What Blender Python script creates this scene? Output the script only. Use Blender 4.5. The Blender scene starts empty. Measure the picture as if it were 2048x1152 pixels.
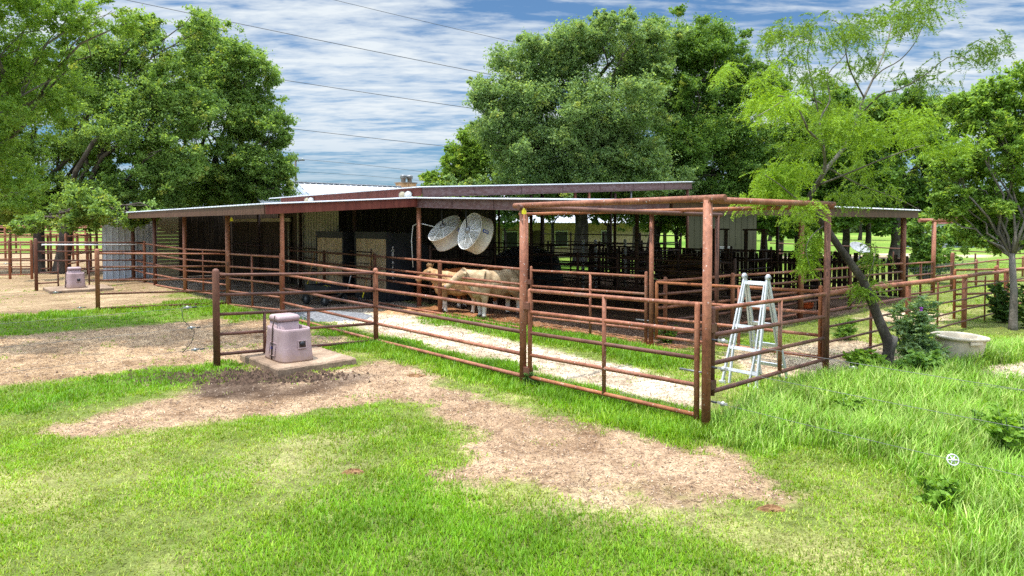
import bpy, bmesh, math, random
import numpy as np
from mathutils import Vector, Matrix

random.seed(5)
C = bpy.context.scene.collection
R = math.radians
V = Vector

# ------------------------------------------------------------------ survey of the place
F, HOR, CAMH, PITCH = 1350.0, 450.0, 2.6, R(1.8)
PPY = HOR + F * math.tan(PITCH)
cp, sp = math.cos(PITCH), math.sin(PITCH)

def ray(px, py):
    u = (PPY - py) / F
    return ((px - 1024.0) / F, cp + u * sp, -sp + u * cp)
def at(px, py, Y):
    r = ray(px, py); t = Y / r[1]
    return V((r[0] * t, Y, CAMH + r[2] * t))
def G(px, py, z=0.0):
    r = ray(px, py); t = (z - CAMH) / r[2]
    return V((r[0] * t, r[1] * t, z))
def zY(py, Y):
    return at(1024, py, Y).z
OX, OY = 2.48, 8.56                       # foot of the near corner post
AX, AY = -0.6564, 0.7544                  # along the alley, away
BX, BY = 0.7544, 0.6564                   # across the barn, away to the other side
def W(a, b, z=0.0):
    return V((OX + a * AX + b * BX, OY + a * AY + b * BY, z))
def L2(p):
    x, y = p[0] - OX, p[1] - OY
    return (x * AX + y * AY, x * BX + y * BY)
def a_of(px, b, py=600):
    r = ray(px, py); k = r[0] / r[1]
    return ((OX + b * BX) - k * (OY + b * BY)) / (k * AY - AX)
def b_of(px, a, py=600):
    r = ray(px, py); k = r[0] / r[1]
    return ((OX + a * AX) - k * (OY + a * AY)) / (k * BY - BX)
DA, DB, UP = V((AX, AY, 0)), V((BX, BY, 0)), V((0, 0, 1))

# ------------------------------------------------------------------ numpy noise
def _hash(ix, iy, s):
    h = (ix.astype(np.int64) * 374761393 + iy.astype(np.int64) * 668265263 + s * 144665) & 0x7fffffff
    h = ((h ^ (h >> 13)) * 1274126177) & 0x7fffffff
    return ((h ^ (h >> 16)) & 0xffff) / 65535.0
def vnoise(x, y, s=0):
    ix, iy = np.floor(x), np.floor(y)
    fx, fy = x - ix, y - iy
    fx, fy = fx * fx * (3 - 2 * fx), fy * fy * (3 - 2 * fy)
    a, b = _hash(ix, iy, s), _hash(ix + 1, iy, s)
    c, d = _hash(ix, iy + 1, s), _hash(ix + 1, iy + 1, s)
    return (a * (1 - fx) + b * fx) * (1 - fy) + (c * (1 - fx) + d * fx) * fy
def fbm(x, y, s=0, o=4):
    t, amp, tot = 0, 1.0, 0
    for k in range(o):
        t = t + amp * vnoise(x * 2 ** k, y * 2 ** k, s + k * 17); tot += amp; amp *= .5
    return t / tot
def sdist(px, py, poly):
    """signed distance to a polygon, positive inside"""
    P = np.array(poly, float); n = len(P)
    d = np.full(px.shape, 1e9); ins = np.zeros(px.shape, bool)
    for i in range(n):
        x0, y0 = P[i]; x1, y1 = P[(i + 1) % n]
        ex, ey = x1 - x0, y1 - y0
        t = np.clip(((px - x0) * ex + (py - y0) * ey) / (ex * ex + ey * ey + 1e-12), 0, 1)
        d = np.minimum(d, (px - x0 - t * ex) ** 2 + (py - y0 - t * ey) ** 2)
        if y0 != y1:
            ins ^= ((y0 > py) != (y1 > py)) & (px < ex * (py - y0) / ey + x0)
    return np.where(ins, 1, -1) * np.sqrt(d)

# ------------------------------------------------------------------ objects
ORG = {}
def tag(o, label=None, cat=None, group=None, kind=None):
    if label: o['label'] = label
    if cat: o['category'] = cat
    if group: o['group'] = group
    if kind: o['kind'] = kind
    return o
def thing(name, label, cat, loc=(0, 0, 0), rz=0, group=None):
    o = bpy.data.objects.new(name, None); C.objects.link(o)
    o.location = loc; o.rotation_euler = (0, 0, rz); o.empty_display_size = .2
    ORG[o.name] = V(loc) if rz == 0 else V((0, 0, 0))
    return tag(o, label, cat, group)
def dup(o, parent=None):
    c = o.copy(); C.objects.link(c)
    if parent is not None: c.parent = parent
    ORG[c.name] = ORG.get(o.name, V((0, 0, 0)))
    for ch in [x for x in bpy.data.objects if x.parent == o]:
        dup(ch, c)
    return c

class MB:
    def __init__(s): s.v = []; s.f = []; s.sm = []
    def add(s, vs, fs, smooth=False):
        n = len(s.v); s.v += [tuple(x) for x in vs]
        s.f += [tuple(i + n for i in f) for f in fs]
        s.sm += [smooth] * len(fs) if isinstance(smooth, bool) else list(smooth)
        return s
    def box(s, c, size, M=None):
        hx, hy, hz = size[0] / 2, size[1] / 2, size[2] / 2
        vs = [V((x, y, z)) for x in (-hx, hx) for y in (-hy, hy) for z in (-hz, hz)]
        if M is not None: vs = [M @ p for p in vs]
        vs = [p + V(c) for p in vs]
        return s.add(vs, [(0, 1, 3, 2), (4, 6, 7, 5), (0, 4, 5, 1), (2, 3, 7, 6), (0, 2, 6, 4), (1, 5, 7, 3)])
    def beam(s, p0, p1, w, h, up=UP):
        """rectangular bar: w across, h along up"""
        p0, p1 = V(p0), V(p1); d = (p1 - p0).normalized()
        sx = d.cross(up).normalized(); u = sx.cross(d).normalized()
        vs = []
        for p in (p0, p1):
            for i, j in ((-1, -1), (1, -1), (1, 1), (-1, 1)):
                vs.append(p + sx * (i * w / 2) + u * (j * h / 2))
        return s.add(vs, [(3, 2, 1, 0), (4, 5, 6, 7), (0, 1, 5, 4), (1, 2, 6, 5), (2, 3, 7, 6), (3, 0, 4, 7)])
    def tube(s, p0, p1, r0, r1=None, n=10, cap=True, dome=False):
        return s.path([p0, p1], [r0, r0 if r1 is None else r1], n, cap, dome)
    def path(s, pts, rad, n=8, cap=True, dome=False):
        pts = [V(p) for p in pts]
        if not hasattr(rad, '__len__'): rad = [rad] * len(pts)
        if dome:
            d = (pts[-1] - pts[-2]).normalized(); r = rad[-1]
            pts += [pts[-1] + d * r * .55, pts[-1] + d * r * .85]; rad = list(rad) + [r * .8, r * .3]
        d = (pts[1] - pts[0]).normalized()
        a = d.cross(V((0, 0, 1)) if abs(d.z) < .9 else V((1, 0, 0))).normalized()
        vs, fs, sm = [], [], []
        for i, p in enumerate(pts):
            if i == 0: t = pts[1] - pts[0]
            elif i == len(pts) - 1: t = pts[-1] - pts[-2]
            else: t = (pts[i + 1] - pts[i]).normalized() + (pts[i] - pts[i - 1]).normalized()
            t.normalize()
            a = (a - t * a.dot(t)).normalized(); b = t.cross(a)
            for k in range(n):
                th = 2 * math.pi * k / n
                vs.append(p + (a * math.cos(th) + b * math.sin(th)) * rad[i])
        for i in range(len(pts) - 1):
            for k in range(n):
                k2 = (k + 1) % n
                fs.append((i * n + k, i * n + k2, (i + 1) * n + k2, (i + 1) * n + k)); sm.append(True)
        if cap:
            fs.append(tuple(range(n - 1, -1, -1))); sm.append(False)
            fs.append(tuple((len(pts) - 1) * n + k for k in range(n))); sm.append(False)
        return s.add(vs, fs, sm)
    def lathe(s, prof, M=None, n=24, sx=1, sy=1, smooth=True, power=2.0):
        """prof: (r, z) list; M: Matrix placing it; power>2 squares the outline"""
        vs, fs = [], []
        for r, z in prof:
            for k in range(n):
                th = 2 * math.pi * k / n; c_, s_ = math.cos(th), math.sin(th)
                q = (abs(c_) ** power + abs(s_) ** power) ** (-1 / power)
                p = V((r * sx * c_ * q, r * sy * s_ * q, z))
                vs.append(M @ p if M is not None else p)
        for i in range(len(prof) - 1):
            for k in range(n):
                k2 = (k + 1) % n
                fs.append((i * n + k, i * n + k2, (i + 1) * n + k2, (i + 1) * n + k))
        return s.add(vs, fs, smooth)
    def ell(s, c, r, M=None, n=12, m=8):
        vs, fs = [], []
        for i in range(m + 1):
            ph = math.pi * i / m
            for k in range(n):
                th = 2 * math.pi * k / n
                p = V((r[0] * math.sin(ph) * math.cos(th), r[1] * math.sin(ph) * math.sin(th), r[2] * math.cos(ph)))
                if M is not None: p = M @ p
                vs.append(p + V(c))
        for i in range(m):
            for k in range(n):
                k2 = (k + 1) % n
                fs.append((i * n + k, (i + 1) * n + k, (i + 1) * n + k2, i * n + k2))
        return s.add(vs, fs, True)
    def prism(s, poly, ext):
        n = len(poly); e = V(ext)
        vs = [V(p) for p in poly] + [V(p) + e for p in poly]
        fs = [tuple(range(n - 1, -1, -1)), tuple(range(n, 2 * n))] + [(i, (i + 1) % n, n + (i + 1) % n, n + i) for i in range(n)]
        return s.add(vs, fs)
    def mesh(s, name, org=(0, 0, 0)):
        o = V(org); me = bpy.data.meshes.new(name)
        me.from_pydata([(x[0] - o.x, x[1] - o.y, x[2] - o.z) for x in s.v], [], s.f)
        me.polygons.foreach_set('use_smooth', s.sm); me.update()
        return me
    def part(s, name, mat, parent, label=None):
        org = ORG[parent.name]
        o = bpy.data.objects.new(name, s.mesh(name, org)); C.objects.link(o)
        o.parent = parent; o.data.materials.append(mat); ORG[o.name] = org
        if label: o['label'] = label
        return o
    def solo(s, name, mat, label=None, cat=None, loc=(0, 0, 0), group=None, kind=None):
        o = bpy.data.objects.new(name, s.mesh(name, loc)); C.objects.link(o)
        o.location = loc; o.data.materials.append(mat); ORG[o.name] = V(loc)
        return tag(o, label, cat, group, kind)

def fast_mesh(name, verts, faces_n, nper, cols=None, smooth=False):
    """verts (N*nper,3): every face owns nper verts"""
    me = bpy.data.meshes.new(name)
    nv = len(verts); nf = faces_n
    me.vertices.add(nv); me.vertices.foreach_set('co', np.ascontiguousarray(verts, np.float32).ravel())
    me.loops.add(nv); me.loops.foreach_set('vertex_index', np.arange(nv, dtype=np.int32))
    me.polygons.add(nf)
    me.polygons.foreach_set('loop_start', np.arange(0, nv, nper, dtype=np.int32))
    me.update(calc_edges=True)
    if cols is not None:
        at_ = me.attributes.new('tint', 'FLOAT_COLOR', 'POINT')
        c4 = np.ones((nv, 4), np.float32); c4[:, :3] = np.repeat(cols, nper, axis=0)
        at_.data.foreach_set('color', c4.ravel())
    return me
def link_mesh(name, me, mat, parent=None, loc=(0, 0, 0)):
    o = bpy.data.objects.new(name, me); C.objects.link(o); me.materials.append(mat)
    if parent is not None:
        o.parent = parent
    return o

# ------------------------------------------------------------------ materials
MATS = {}
def nt_new(name):
    m = bpy.data.materials.new(name); m.use_nodes = True
    nt = m.node_tree; b = nt.nodes['Principled BSDF']
    return m, nt, b
def node(nt, t, **kw):
    n = nt.nodes.new(t)
    for k, v in kw.items():
        if k in n.inputs: n.inputs[k].default_value = v
        else: setattr(n, k, v)
    return n
def ramp(nt, stops):
    n = nt.nodes.new('ShaderNodeValToRGB'); cr = n.color_ramp
    while len(cr.elements) < len(stops): cr.elements.new(.5)
    for e, (p, c) in zip(cr.elements, stops):
        e.position = p; e.color = (*c, 1) if len(c) == 3 else c
    return n
def mat(name, cols, scale=4.0, rough=.7, metal=0.0, bump=.0, bscale=40, spec=.3, stretch=(1, 1, 1), speck=0.0, objvar=.0, detail=6):
    """layered noise surface in object space: cols = 2 to 4 base colours"""
    if name in MATS: return MATS[name]
    m, nt, b = nt_new(name); L = nt.links
    tc = node(nt, 'ShaderNodeTexCoord'); mp = node(nt, 'ShaderNodeMapping'); mp.inputs['Scale'].default_value = stretch
    L.new(tc.outputs['Object'], mp.inputs[0])
    nz = node(nt, 'ShaderNodeTexNoise', Scale=scale, Detail=detail, Roughness=.62); L.new(mp.outputs[0], nz.inputs['Vector'])
    st = [(.28 + .44 * i / max(1, len(cols) - 1), c) for i, c in enumerate(cols)]
    rp = ramp(nt, st); L.new(nz.outputs['Fac'], rp.inputs[0])
    out = rp.outputs[0]
    if speck:
        n2 = node(nt, 'ShaderNodeTexNoise', Scale=scale * 14, Detail=3); L.new(mp.outputs[0], n2.inputs['Vector'])
        r2 = ramp(nt, [(.35, (1 - speck,) * 3), (.6, (1, 1, 1))]); L.new(n2.outputs['Fac'], r2.inputs[0])
        mx = node(nt, 'ShaderNodeMix', data_type='RGBA', blend_type='MULTIPLY'); mx.inputs[0].default_value = 1
        L.new(out, mx.inputs[6]); L.new(r2.outputs[0], mx.inputs[7]); out = mx.outputs[2]
    if objvar:
        oi = node(nt, 'ShaderNodeObjectInfo')
        mr = node(nt, 'ShaderNodeMapRange'); mr.inputs['To Min'].default_value = 1 - objvar; mr.inputs['To Max'].default_value = 1 + objvar
        L.new(oi.outputs['Random'], mr.inputs[0])
        mx = node(nt, 'ShaderNodeMix', data_type='RGBA', blend_type='MULTIPLY'); mx.inputs[0].default_value = 1
        L.new(out, mx.inputs[6]); L.new(mr.outputs[0], mx.inputs[7]); out = mx.outputs[2]
    L.new(out, b.inputs['Base Color'])
    b.inputs['Roughness'].default_value = rough; b.inputs['Metallic'].default_value = metal
    b.inputs['Specular IOR Level'].default_value = spec
    if bump:
        n3 = node(nt, 'ShaderNodeTexNoise', Scale=bscale, Detail=5); L.new(tc.outputs['Object'], n3.inputs['Vector'])
        bp = node(nt, 'ShaderNodeBump', Strength=bump, Distance=.02); L.new(n3.outputs['Fac'], bp.inputs['Height'])
        L.new(bp.outputs[0], b.inputs['Normal'])
    MATS[name] = m
    return m
def leafmat(name, trans=.3, rough=.55, spec=.25):
    if name in MATS: return MATS[name]
    m, nt, b = nt_new(name); L = nt.links
    a = node(nt, 'ShaderNodeAttribute', attribute_name='tint')
    L.new(a.outputs['Color'], b.inputs['Base Color']); b.inputs['Roughness'].default_value = rough
    b.inputs['Specular IOR Level'].default_value = spec
    t = node(nt, 'ShaderNodeBsdfTranslucent')
    g = node(nt, 'ShaderNodeMix', data_type='RGBA', blend_type='MULTIPLY'); g.inputs[0].default_value = 1
    g.inputs[7].default_value = (1.25, 1.15, .5, 1)
    L.new(a.outputs['Color'], g.inputs[6]); L.new(g.outputs[2], t.inputs['Color'])
    ms = node(nt, 'ShaderNodeMixShader'); ms.inputs[0].default_value = trans
    L.new(b.outputs[0], ms.inputs[1]); L.new(t.outputs[0], ms.inputs[2])
    L.new(ms.outputs[0], nt.nodes['Material Output'].inputs['Surface'])
    MATS[name] = m
    return m

RUST = mat('rusted_pipe', [(.14, .046, .026), (.27, .098, .054), (.37, .150, .085), (.30, .165, .118)], scale=2.2, rough=.62, bump=.18, bscale=90, speck=.3, objvar=.16, stretch=(1, 1, .6))
RUSTD = mat('dark_weathered_pipe', [(.075, .034, .024), (.155, .064, .041), (.22, .094, .060)], scale=2.5, rough=.6, bump=.15, bscale=80, speck=.3, objvar=.15)
RUSTO = mat('bright_orange_rust', [(.16, .05, .028), (.33, .115, .045), (.40, .17, .085)], scale=2.6, rough=.65, bump=.15, bscale=80, speck=.25)
INNER = mat('shade_darkened_pipe', [(.028, .018, .015), (.06, .033, .025), (.09, .048, .035)], scale=3, rough=.7, speck=.2)  # pipe rust darkened in colour to stand for the barn's inner shade
FASC_RED = mat('red_painted_steel', [(.11, .026, .019), (.165, .040, .028), (.205, .060, .042)], scale=1.3, rough=.5, speck=.2, stretch=(5, 5, .5))
FASC_BRN = mat('brown_painted_steel', [(.085, .04, .028), (.125, .06, .042), (.15, .08, .058)], scale=1.3, rough=.55, speck=.18, stretch=(5, 5, .5))
CHAN = mat('weathered_channel_steel', [(.10, .04, .035), (.15, .085, .08), (.20, .14, .14)], scale=6, rough=.55, speck=.3, stretch=(1, 1, 2))
GALV = mat('galvanised_roof_sheet', [(.42, .43, .45), (.55, .56, .58), (.62, .62, .63)], scale=.9, rough=.42, metal=.25, speck=.08, stretch=(1, .3, 1))
GALVW = mat('white_metal_roof', [(.38, .39, .42), (.47, .48, .50), (.52, .52, .54)], scale=.7, rough=.4, speck=.06)
SIDEW = mat('white_ribbed_siding', [(.45, .48, .52), (.58, .61, .66), (.64, .66, .70)], scale=.8, rough=.5, speck=.1, stretch=(1, 1, .25))
SIDET = mat('tan_ribbed_siding', [(.26, .24, .17), (.36, .33, .25), (.42, .39, .30)], scale=.8, rough=.55, speck=.1, stretch=(1, 1, .25))
SIDEO = mat('olive_ribbed_siding', [(.055, .05, .028), (.08, .072, .042), (.10, .09, .055)], scale=.8, rough=.55, speck=.1, stretch=(1, 1, .25))
PERF = mat('perforated_dish_metal', [(.08, .08, .08), (.26, .26, .26), (.34, .34, .34)], scale=22, rough=.5, detail=2)
LAP = mat('cream_lap_siding', [(.36, .31, .21), (.46, .40, .28)], scale=1.2, rough=.6, speck=.1)
DARKW = mat('dark_weathered_boards', [(.03, .021, .016), (.065, .046, .032), (.12, .085, .058)], scale=2.5, rough=.85, speck=.3, stretch=(3, 3, .3))
WOOD = mat('ash_tool_handle', [(.38, .21, .08), (.52, .31, .13)], scale=6, rough=.6, stretch=(3, 3, .4))
YEL = mat('yellow_plastic', [(.72, .60, .02), (.82, .70, .04)], scale=3, rough=.5)
ORG_PL = mat('orange_plastic', [(.55, .09, .02), (.66, .13, .03)], scale=3, rough=.45)
BLACK = mat('black_plastic', [(.010, .011, .014), (.022, .024, .030), (.035, .037, .045)], scale=2, rough=.5, speck=.2)
RUBBER = mat('tyre_rubber', [(.012, .012, .012), (.03, .03, .03)], scale=8, rough=.9)
STEELG = mat('dull_grey_steel', [(.17, .17, .17), (.28, .28, .28)], scale=6, rough=.45, metal=.5)
ALU = mat('brushed_aluminium', [(.50, .51, .52), (.62, .63, .64), (.70, .70, .70)], scale=5, rough=.38, metal=.35, speck=.12, stretch=(1, 1, .3))
WHITEP = mat('white_paint', [(.60, .60, .58), (.72, .72, .70)], scale=3, rough=.5, speck=.1)
FANW = mat('dusty_white_drum', [(.50, .47, .42), (.68, .66, .62), (.78, .77, .75)], scale=1.6, rough=.5, speck=.1)
BLUE = mat('blue_sticker', [(.01, .03, .30), (.015, .05, .38)], scale=5, rough=.4)
PLASTIC = mat('faded_mauve_plastic', [(.27, .185, .185), (.36, .255, .26), (.43, .325, .32)], scale=2.2, rough=.6, speck=.1, bump=.05)
TUB = mat('beige_tub_plastic', [(.42, .345, .245), (.55, .465, .345), (.61, .53, .42)], scale=2, rough=.55, speck=.1)
CONC = mat('dirty_concrete', [(.15, .10, .065), (.28, .19, .125), (.42, .31, .21)], scale=2.2, rough=.9, bump=.35, bscale=30, speck=.35)
GRAVEL = mat('grey_gravel', [(.10, .10, .105), (.20, .20, .205), (.32, .32, .32)], scale=14, rough=.95, bump=.8, bscale=45, speck=.3)
STONE = mat('tan_fieldstone', [(.22, .11, .05), (.55, .29, .13), (.68, .42, .22), (.45, .32, .24)], scale=5, rough=.9, bump=.3, bscale=8, speck=.3)
WALLST = mat('buff_stone_wall', [(.22, .15, .10), (.40, .29, .20), (.50, .39, .29), (.36, .29, .23)], scale=5, rough=.9, bump=.3, bscale=8, speck=.3)
PAD = mat('tan_cooling_pad', [(.46, .32, .19), (.66, .50, .33), (.74, .61, .45)], scale=3, rough=.95, speck=.4, stretch=(1, 1, .5), bump=.4, bscale=60)
BARK = mat('grey_brown_bark', [(.028, .022, .018), (.075, .058, .045), (.15, .125, .10)], scale=5, rough=.95, bump=.9, bscale=14, speck=.35, stretch=(1, 1, .3))
BARKL = mat('pale_tree_bark', [(.09, .075, .06), (.17, .145, .12), (.24, .21, .175)], scale=6, rough=.95, bump=.8, bscale=16, speck=.3, stretch=(1, 1, .35))
WIRE = mat('dark_cable', [(.02, .02, .022), (.05, .05, .05)], scale=2, rough=.6)
WIRED = mat('weathered_wire', [(.10, .10, .10), (.20, .20, .20)], scale=2, rough=.5, metal=.4)
WIREG = mat('galvanised_wire', [(.35, .36, .37), (.5, .5, .5)], scale=2, rough=.4, metal=.6)
DUNG = mat('dry_dung', [(.10, .05, .022), (.20, .105, .045), (.28, .16, .08)], scale=9, rough=.95, bump=.8, bscale=30)
BALE = mat('brown_patterned_wrap', [(.02, .012, .008), (.10, .05, .02), (.22, .13, .05), (.05, .025, .012)], scale=2.4, rough=.8, detail=3)
LEAF = leafmat('oak_leaf', trans=.50)
LEAFM = leafmat('mesquite_leaflet', trans=.42)
GRASSM = leafmat('grass_blade', trans=.35, rough=.5)

def splash(m, col, z0, z1):
    """dried mud splashed up from the foot of a thing"""
    nt = m.node_tree; L = nt.links; b = nt.nodes['Principled BSDF']; src = b.inputs['Base Color'].links[0].from_socket
    tc = node(nt, 'ShaderNodeTexCoord'); sx = node(nt, 'ShaderNodeSeparateXYZ'); L.new(tc.outputs['Object'], sx.inputs[0])
    nz = node(nt, 'ShaderNodeTexNoise', Scale=9, Detail=7, Roughness=.7); L.new(tc.outputs['Object'], nz.inputs['Vector'])
    ad = node(nt, 'ShaderNodeMath', operation='MULTIPLY_ADD'); ad.inputs[1].default_value = -.55; L.new(nz.outputs['Fac'], ad.inputs[0]); L.new(sx.outputs[2], ad.inputs[2])
    mr = node(nt, 'ShaderNodeMapRange'); mr.inputs['From Min'].default_value = z0 - .3; mr.inputs['From Max'].default_value = z1 - .25
    mr.inputs['To Min'].default_value = .9; mr.inputs['To Max'].default_value = 0; L.new(ad.outputs[0], mr.inputs[0])
    mx = node(nt, 'ShaderNodeMix', data_type='RGBA'); L.new(mr.outputs[0], mx.inputs[0]); L.new(src, mx.inputs[6]); mx.inputs[7].default_value = (*col, 1); L.new(mx.outputs[2], b.inputs['Base Color'])
def flecks(m, col=(.62, .58, .54), lo=.735, scale=30):
    """chips of paint and bird lime on the pipe"""
    nt = m.node_tree; L = nt.links; b = nt.nodes['Principled BSDF']; src = b.inputs['Base Color'].links[0].from_socket
    tc = node(nt, 'ShaderNodeTexCoord'); nz = node(nt, 'ShaderNodeTexNoise', Scale=scale, Detail=2, Roughness=.5); L.new(tc.outputs['Object'], nz.inputs['Vector'])
    n2 = node(nt, 'ShaderNodeTexNoise', Scale=1.1, Detail=2); L.new(tc.outputs['Object'], n2.inputs['Vector'])
    ad = node(nt, 'ShaderNodeMath', operation='MULTIPLY_ADD'); ad.inputs[1].default_value = .25; L.new(n2.outputs['Fac'], ad.inputs[0]); L.new(nz.outputs['Fac'], ad.inputs[2])
    r = ramp(nt, [(lo + .09, (0, 0, 0)), (lo + .12, (.8, .8, .8))]); L.new(ad.outputs[0], r.inputs[0])
    mx = node(nt, 'ShaderNodeMix', data_type='RGBA'); L.new(r.outputs[0], mx.inputs[0]); L.new(src, mx.inputs[6]); mx.inputs[7].default_value = (*col, 1); L.new(mx.outputs[2], b.inputs['Base Color'])
flecks(RUST); flecks(RUSTO)
splash(PLASTIC, (.27, .17, .10), -.05, .22)
SUN_E, SKY_S, EXPO = 3.1, .15, .92
SKY_TINT = (.21, .34, .43, 1)
CLOUD = (2.95, 3.2, 3.4, 1)
DENOISE = False
# ------------------------------------------------------------------ ground cover map (metres)
def gp(pts): return [tuple(G(x, y)[:2]) for x, y in pts]
def lp(pts): return [tuple(W(a, b)[:2]) for a, b in pts]
TAN, TAN2 = (.335, .222, .135), (.33, .218, .125)
REG = [  # polygon, colour, edge softness, edge noise
    (gp([(-300, 508), (330, 505), (330, 590), (452, 600), (400, 613), (200, 622), (80, 634), (-200, 640), (-500, 600)]), (.33, .225, .135), .35, 1.8, .92),
    (gp([(95, 868), (190, 835), (330, 803), (400, 775), (470, 757), (520, 775), (640, 745), (745, 722), (825, 728), (880, 762), (960, 796), (1050, 822), (1150, 852),
         (1260, 872), (1370, 884), (1435, 905), (1520, 950), (1610, 990), (1590, 1030), (1440, 1008), (1330, 1000), (1240, 986), (1120, 985), (1000, 972), (880, 975),
         (845, 950), (925, 918), (930, 880), (870, 850), (850, 818), (780, 803), (680, 812), (560, 833), (450, 845), (330, 858), (170, 872)]), TAN, .22, .75),
    (gp([(-500, 690), (0, 672), (150, 662), (300, 650), (420, 638), (540, 634), (650, 648), (740, 690), (700, 698), (650, 714), (640, 730), (520, 745), (470, 738), (432, 733), (300, 735), (150, 760), (0, 777), (-500, 830)]), TAN2, .2, .6),
    (gp([(40, 800), (160, 792), (175, 803), (60, 818)]), TAN, .12, .3),
    (gp([(560, 870), (760, 860), (800, 900), (640, 960), (480, 985), (450, 950)]), (.36, .29, .16), .5, 2.2, .3),
    (gp([(1000, 1000), (1400, 1020), (1500, 1080), (1200, 1075), (1020, 1050)]), (.33, .25, .15), .4, 2.4, .35),
    (lp([(.4, .6), (2, .45), (8, .5), (13.2, .7), (13.2, 3.4), (9, 2.7), (6, 2.4), (3.3, 2.1), (1.2, 1.7)]), (.60, .49, .36), .22, .5),
    (lp([(1.2, 3.1), (-.2, 5.2), (-.1, 7.4), (1.6, 8.2), (2.6, 6), (2.4, 4.2)]), (.50, .39, .26), .25, .6),
    (lp([(1.2, 12), (1.5, 15), (3.2, 15), (3, 12)]), (.50, .38, .25), .25, .6),
    (gp([(1965, 735), (2300, 700), (2300, 760), (1990, 765)]), (.56, .44, .30), .2, .5),
    (lp([(10.5, 3.1), (13.2, 2.4), (13.2, 4.3), (9.8, 4.1)]), (.42, .24, .12), .2, .4),
    (lp([(3.4, 4.15), (13.3, 3.95), (13.3, 5.6), (3.4, 5.4)]), (.36, .165, .075), .12, .2),
    (lp([(3.6, 4.75), (13.2, 5.0), (23.5, 4.4), (23.5, 19), (3.6, 18.6)]), (.15, .092, .062), .25, .3),  # dark barn soil, its colour darkened further for shade under the roof
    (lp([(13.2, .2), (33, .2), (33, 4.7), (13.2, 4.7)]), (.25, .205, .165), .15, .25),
    (gp([(380, 770), (480, 752), (560, 778), (700, 748), (760, 752), (700, 776), (600, 800), (480, 806), (390, 795)]), (.15, .10, .066), .22, .4),
    (gp([(370, 775), (470, 757), (500, 768), (520, 785), (440, 800), (380, 790)]), (.10, .066, .045), .15, .3),
    (gp([(1700, 462), (2300, 470), (2300, 474), (1700, 466)]), (.55, .5, .42), .6, .5),
    (gp([(1560, 512), (1850, 507), (2000, 512), (1850, 518), (1560, 520)]), (.50, .40, .26), .3, .8),
]
GX0, GX1, GY0, GY1, CELL = -48.0, 48.0, 1.0, 64.0, 0.1
gx, gy = np.meshgrid(np.arange(GX0, GX1, CELL), np.arange(GY0, GY1, CELL), indexing='ij')
ns = (fbm(gx * 1.3, gy * 1.3, 3, 5) - .5) * 1.3 + (fbm(gx * 6, gy * 6, 13, 3) - .5) * .55
ns2 = fbm(gx * .5, gy * .5, 9, 4)
gcol = np.zeros(gx.shape + (3,))
thatch = fbm(gx * .8, gy * .8, 21, 5)
gcol[:] = np.array((.14, .175, .04)) + (thatch[..., None] - .45).clip(0) * np.array((.55, .40, .22))
bare = np.zeros(gx.shape)
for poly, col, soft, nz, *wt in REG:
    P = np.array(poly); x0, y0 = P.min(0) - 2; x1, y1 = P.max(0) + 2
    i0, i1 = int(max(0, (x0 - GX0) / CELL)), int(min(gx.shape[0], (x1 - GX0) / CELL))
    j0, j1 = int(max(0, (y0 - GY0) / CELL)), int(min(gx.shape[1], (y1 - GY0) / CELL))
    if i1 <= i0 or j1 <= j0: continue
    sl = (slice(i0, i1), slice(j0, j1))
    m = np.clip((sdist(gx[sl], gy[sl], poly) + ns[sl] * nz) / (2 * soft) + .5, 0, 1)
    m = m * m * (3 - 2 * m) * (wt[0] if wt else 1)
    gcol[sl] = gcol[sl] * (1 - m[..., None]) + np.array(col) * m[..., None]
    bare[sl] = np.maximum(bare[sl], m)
mott = fbm(gx * 2.2, gy * 2.2, 61, 5); mott2 = fbm(gx * .7, gy * .7, 67, 4)
gcol *= 1 + bare[..., None] * ((mott[..., None] - .5) * np.array((1.1, 1.25, 1.35)) + (mott2[..., None] - .5) * np.array((.7, .8, .9)))
gcol = gcol.clip(.02, .8)
# grass that reclaims strips along the pipe fences
a_, b_ = (gx - OX) * AX + (gy - OY) * AY, (gx - OX) * BX + (gy - OY) * BY
def strip(a0, a1, b0, b1, soft=.25, nz=.7):
    d = np.minimum(np.minimum(a_ - a0, a1 - a_), np.minimum(b_ - b0, b1 - b_))
    m = np.clip((d + ns * nz) / (2 * soft) + .5, 0, 1); return m * m * (3 - 2 * m)
FENCEG = np.zeros(gx.shape)
for s in ((-.3, 8.6, -.75, .5), (8.2, 13.2, -.35, .25), (2.6, 11.2, 2.5, 3.95), (7.9, 8.6, -1.2, .1), (13.5, 20, -1.4, -.1), (17.6, 19.2, -6, -.2)):
    m = strip(*s); bare *= 1 - m * .95; FENCEG = np.maximum(FENCEG, m)
    gcol[:] = gcol * (1 - .85 * m[..., None]) + np.array((.14, .18, .04)) * (.85 * m[..., None])
mG = np.zeros(gx.shape)
for poly in (gp([(-300, 805), (0, 772), (200, 757), (330, 737), (440, 728), (480, 745), (470, 762), (380, 768), (300, 785), (0, 835), (-300, 860)]),
             gp([(-300, 655), (0, 640), (120, 625), (220, 632), (400, 612), (460, 615), (440, 632), (300, 648), (150, 660), (0, 672), (-300, 690)])):
    m = np.clip((sdist(gx, gy, poly) + ns * .9) / .4 + .5, 0, 1); mG = np.maximum(mG, m)
bare *= 1 - mG * .95
gcol = gcol * (1 - .85 * mG[..., None]) + np.array((.14, .18, .04)) * (.85 * mG[..., None])
TALLP = gp([(1435, 885), (1440, 800), (1560, 778), (1700, 748), (1790, 738), (1870, 722), (1990, 690), (2100, 690), (2300, 760), (2600, 1400), (1990, 1400), (1950, 1080), (1870, 970), (1770, 912), (1640, 885), (1500, 905)])
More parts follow.
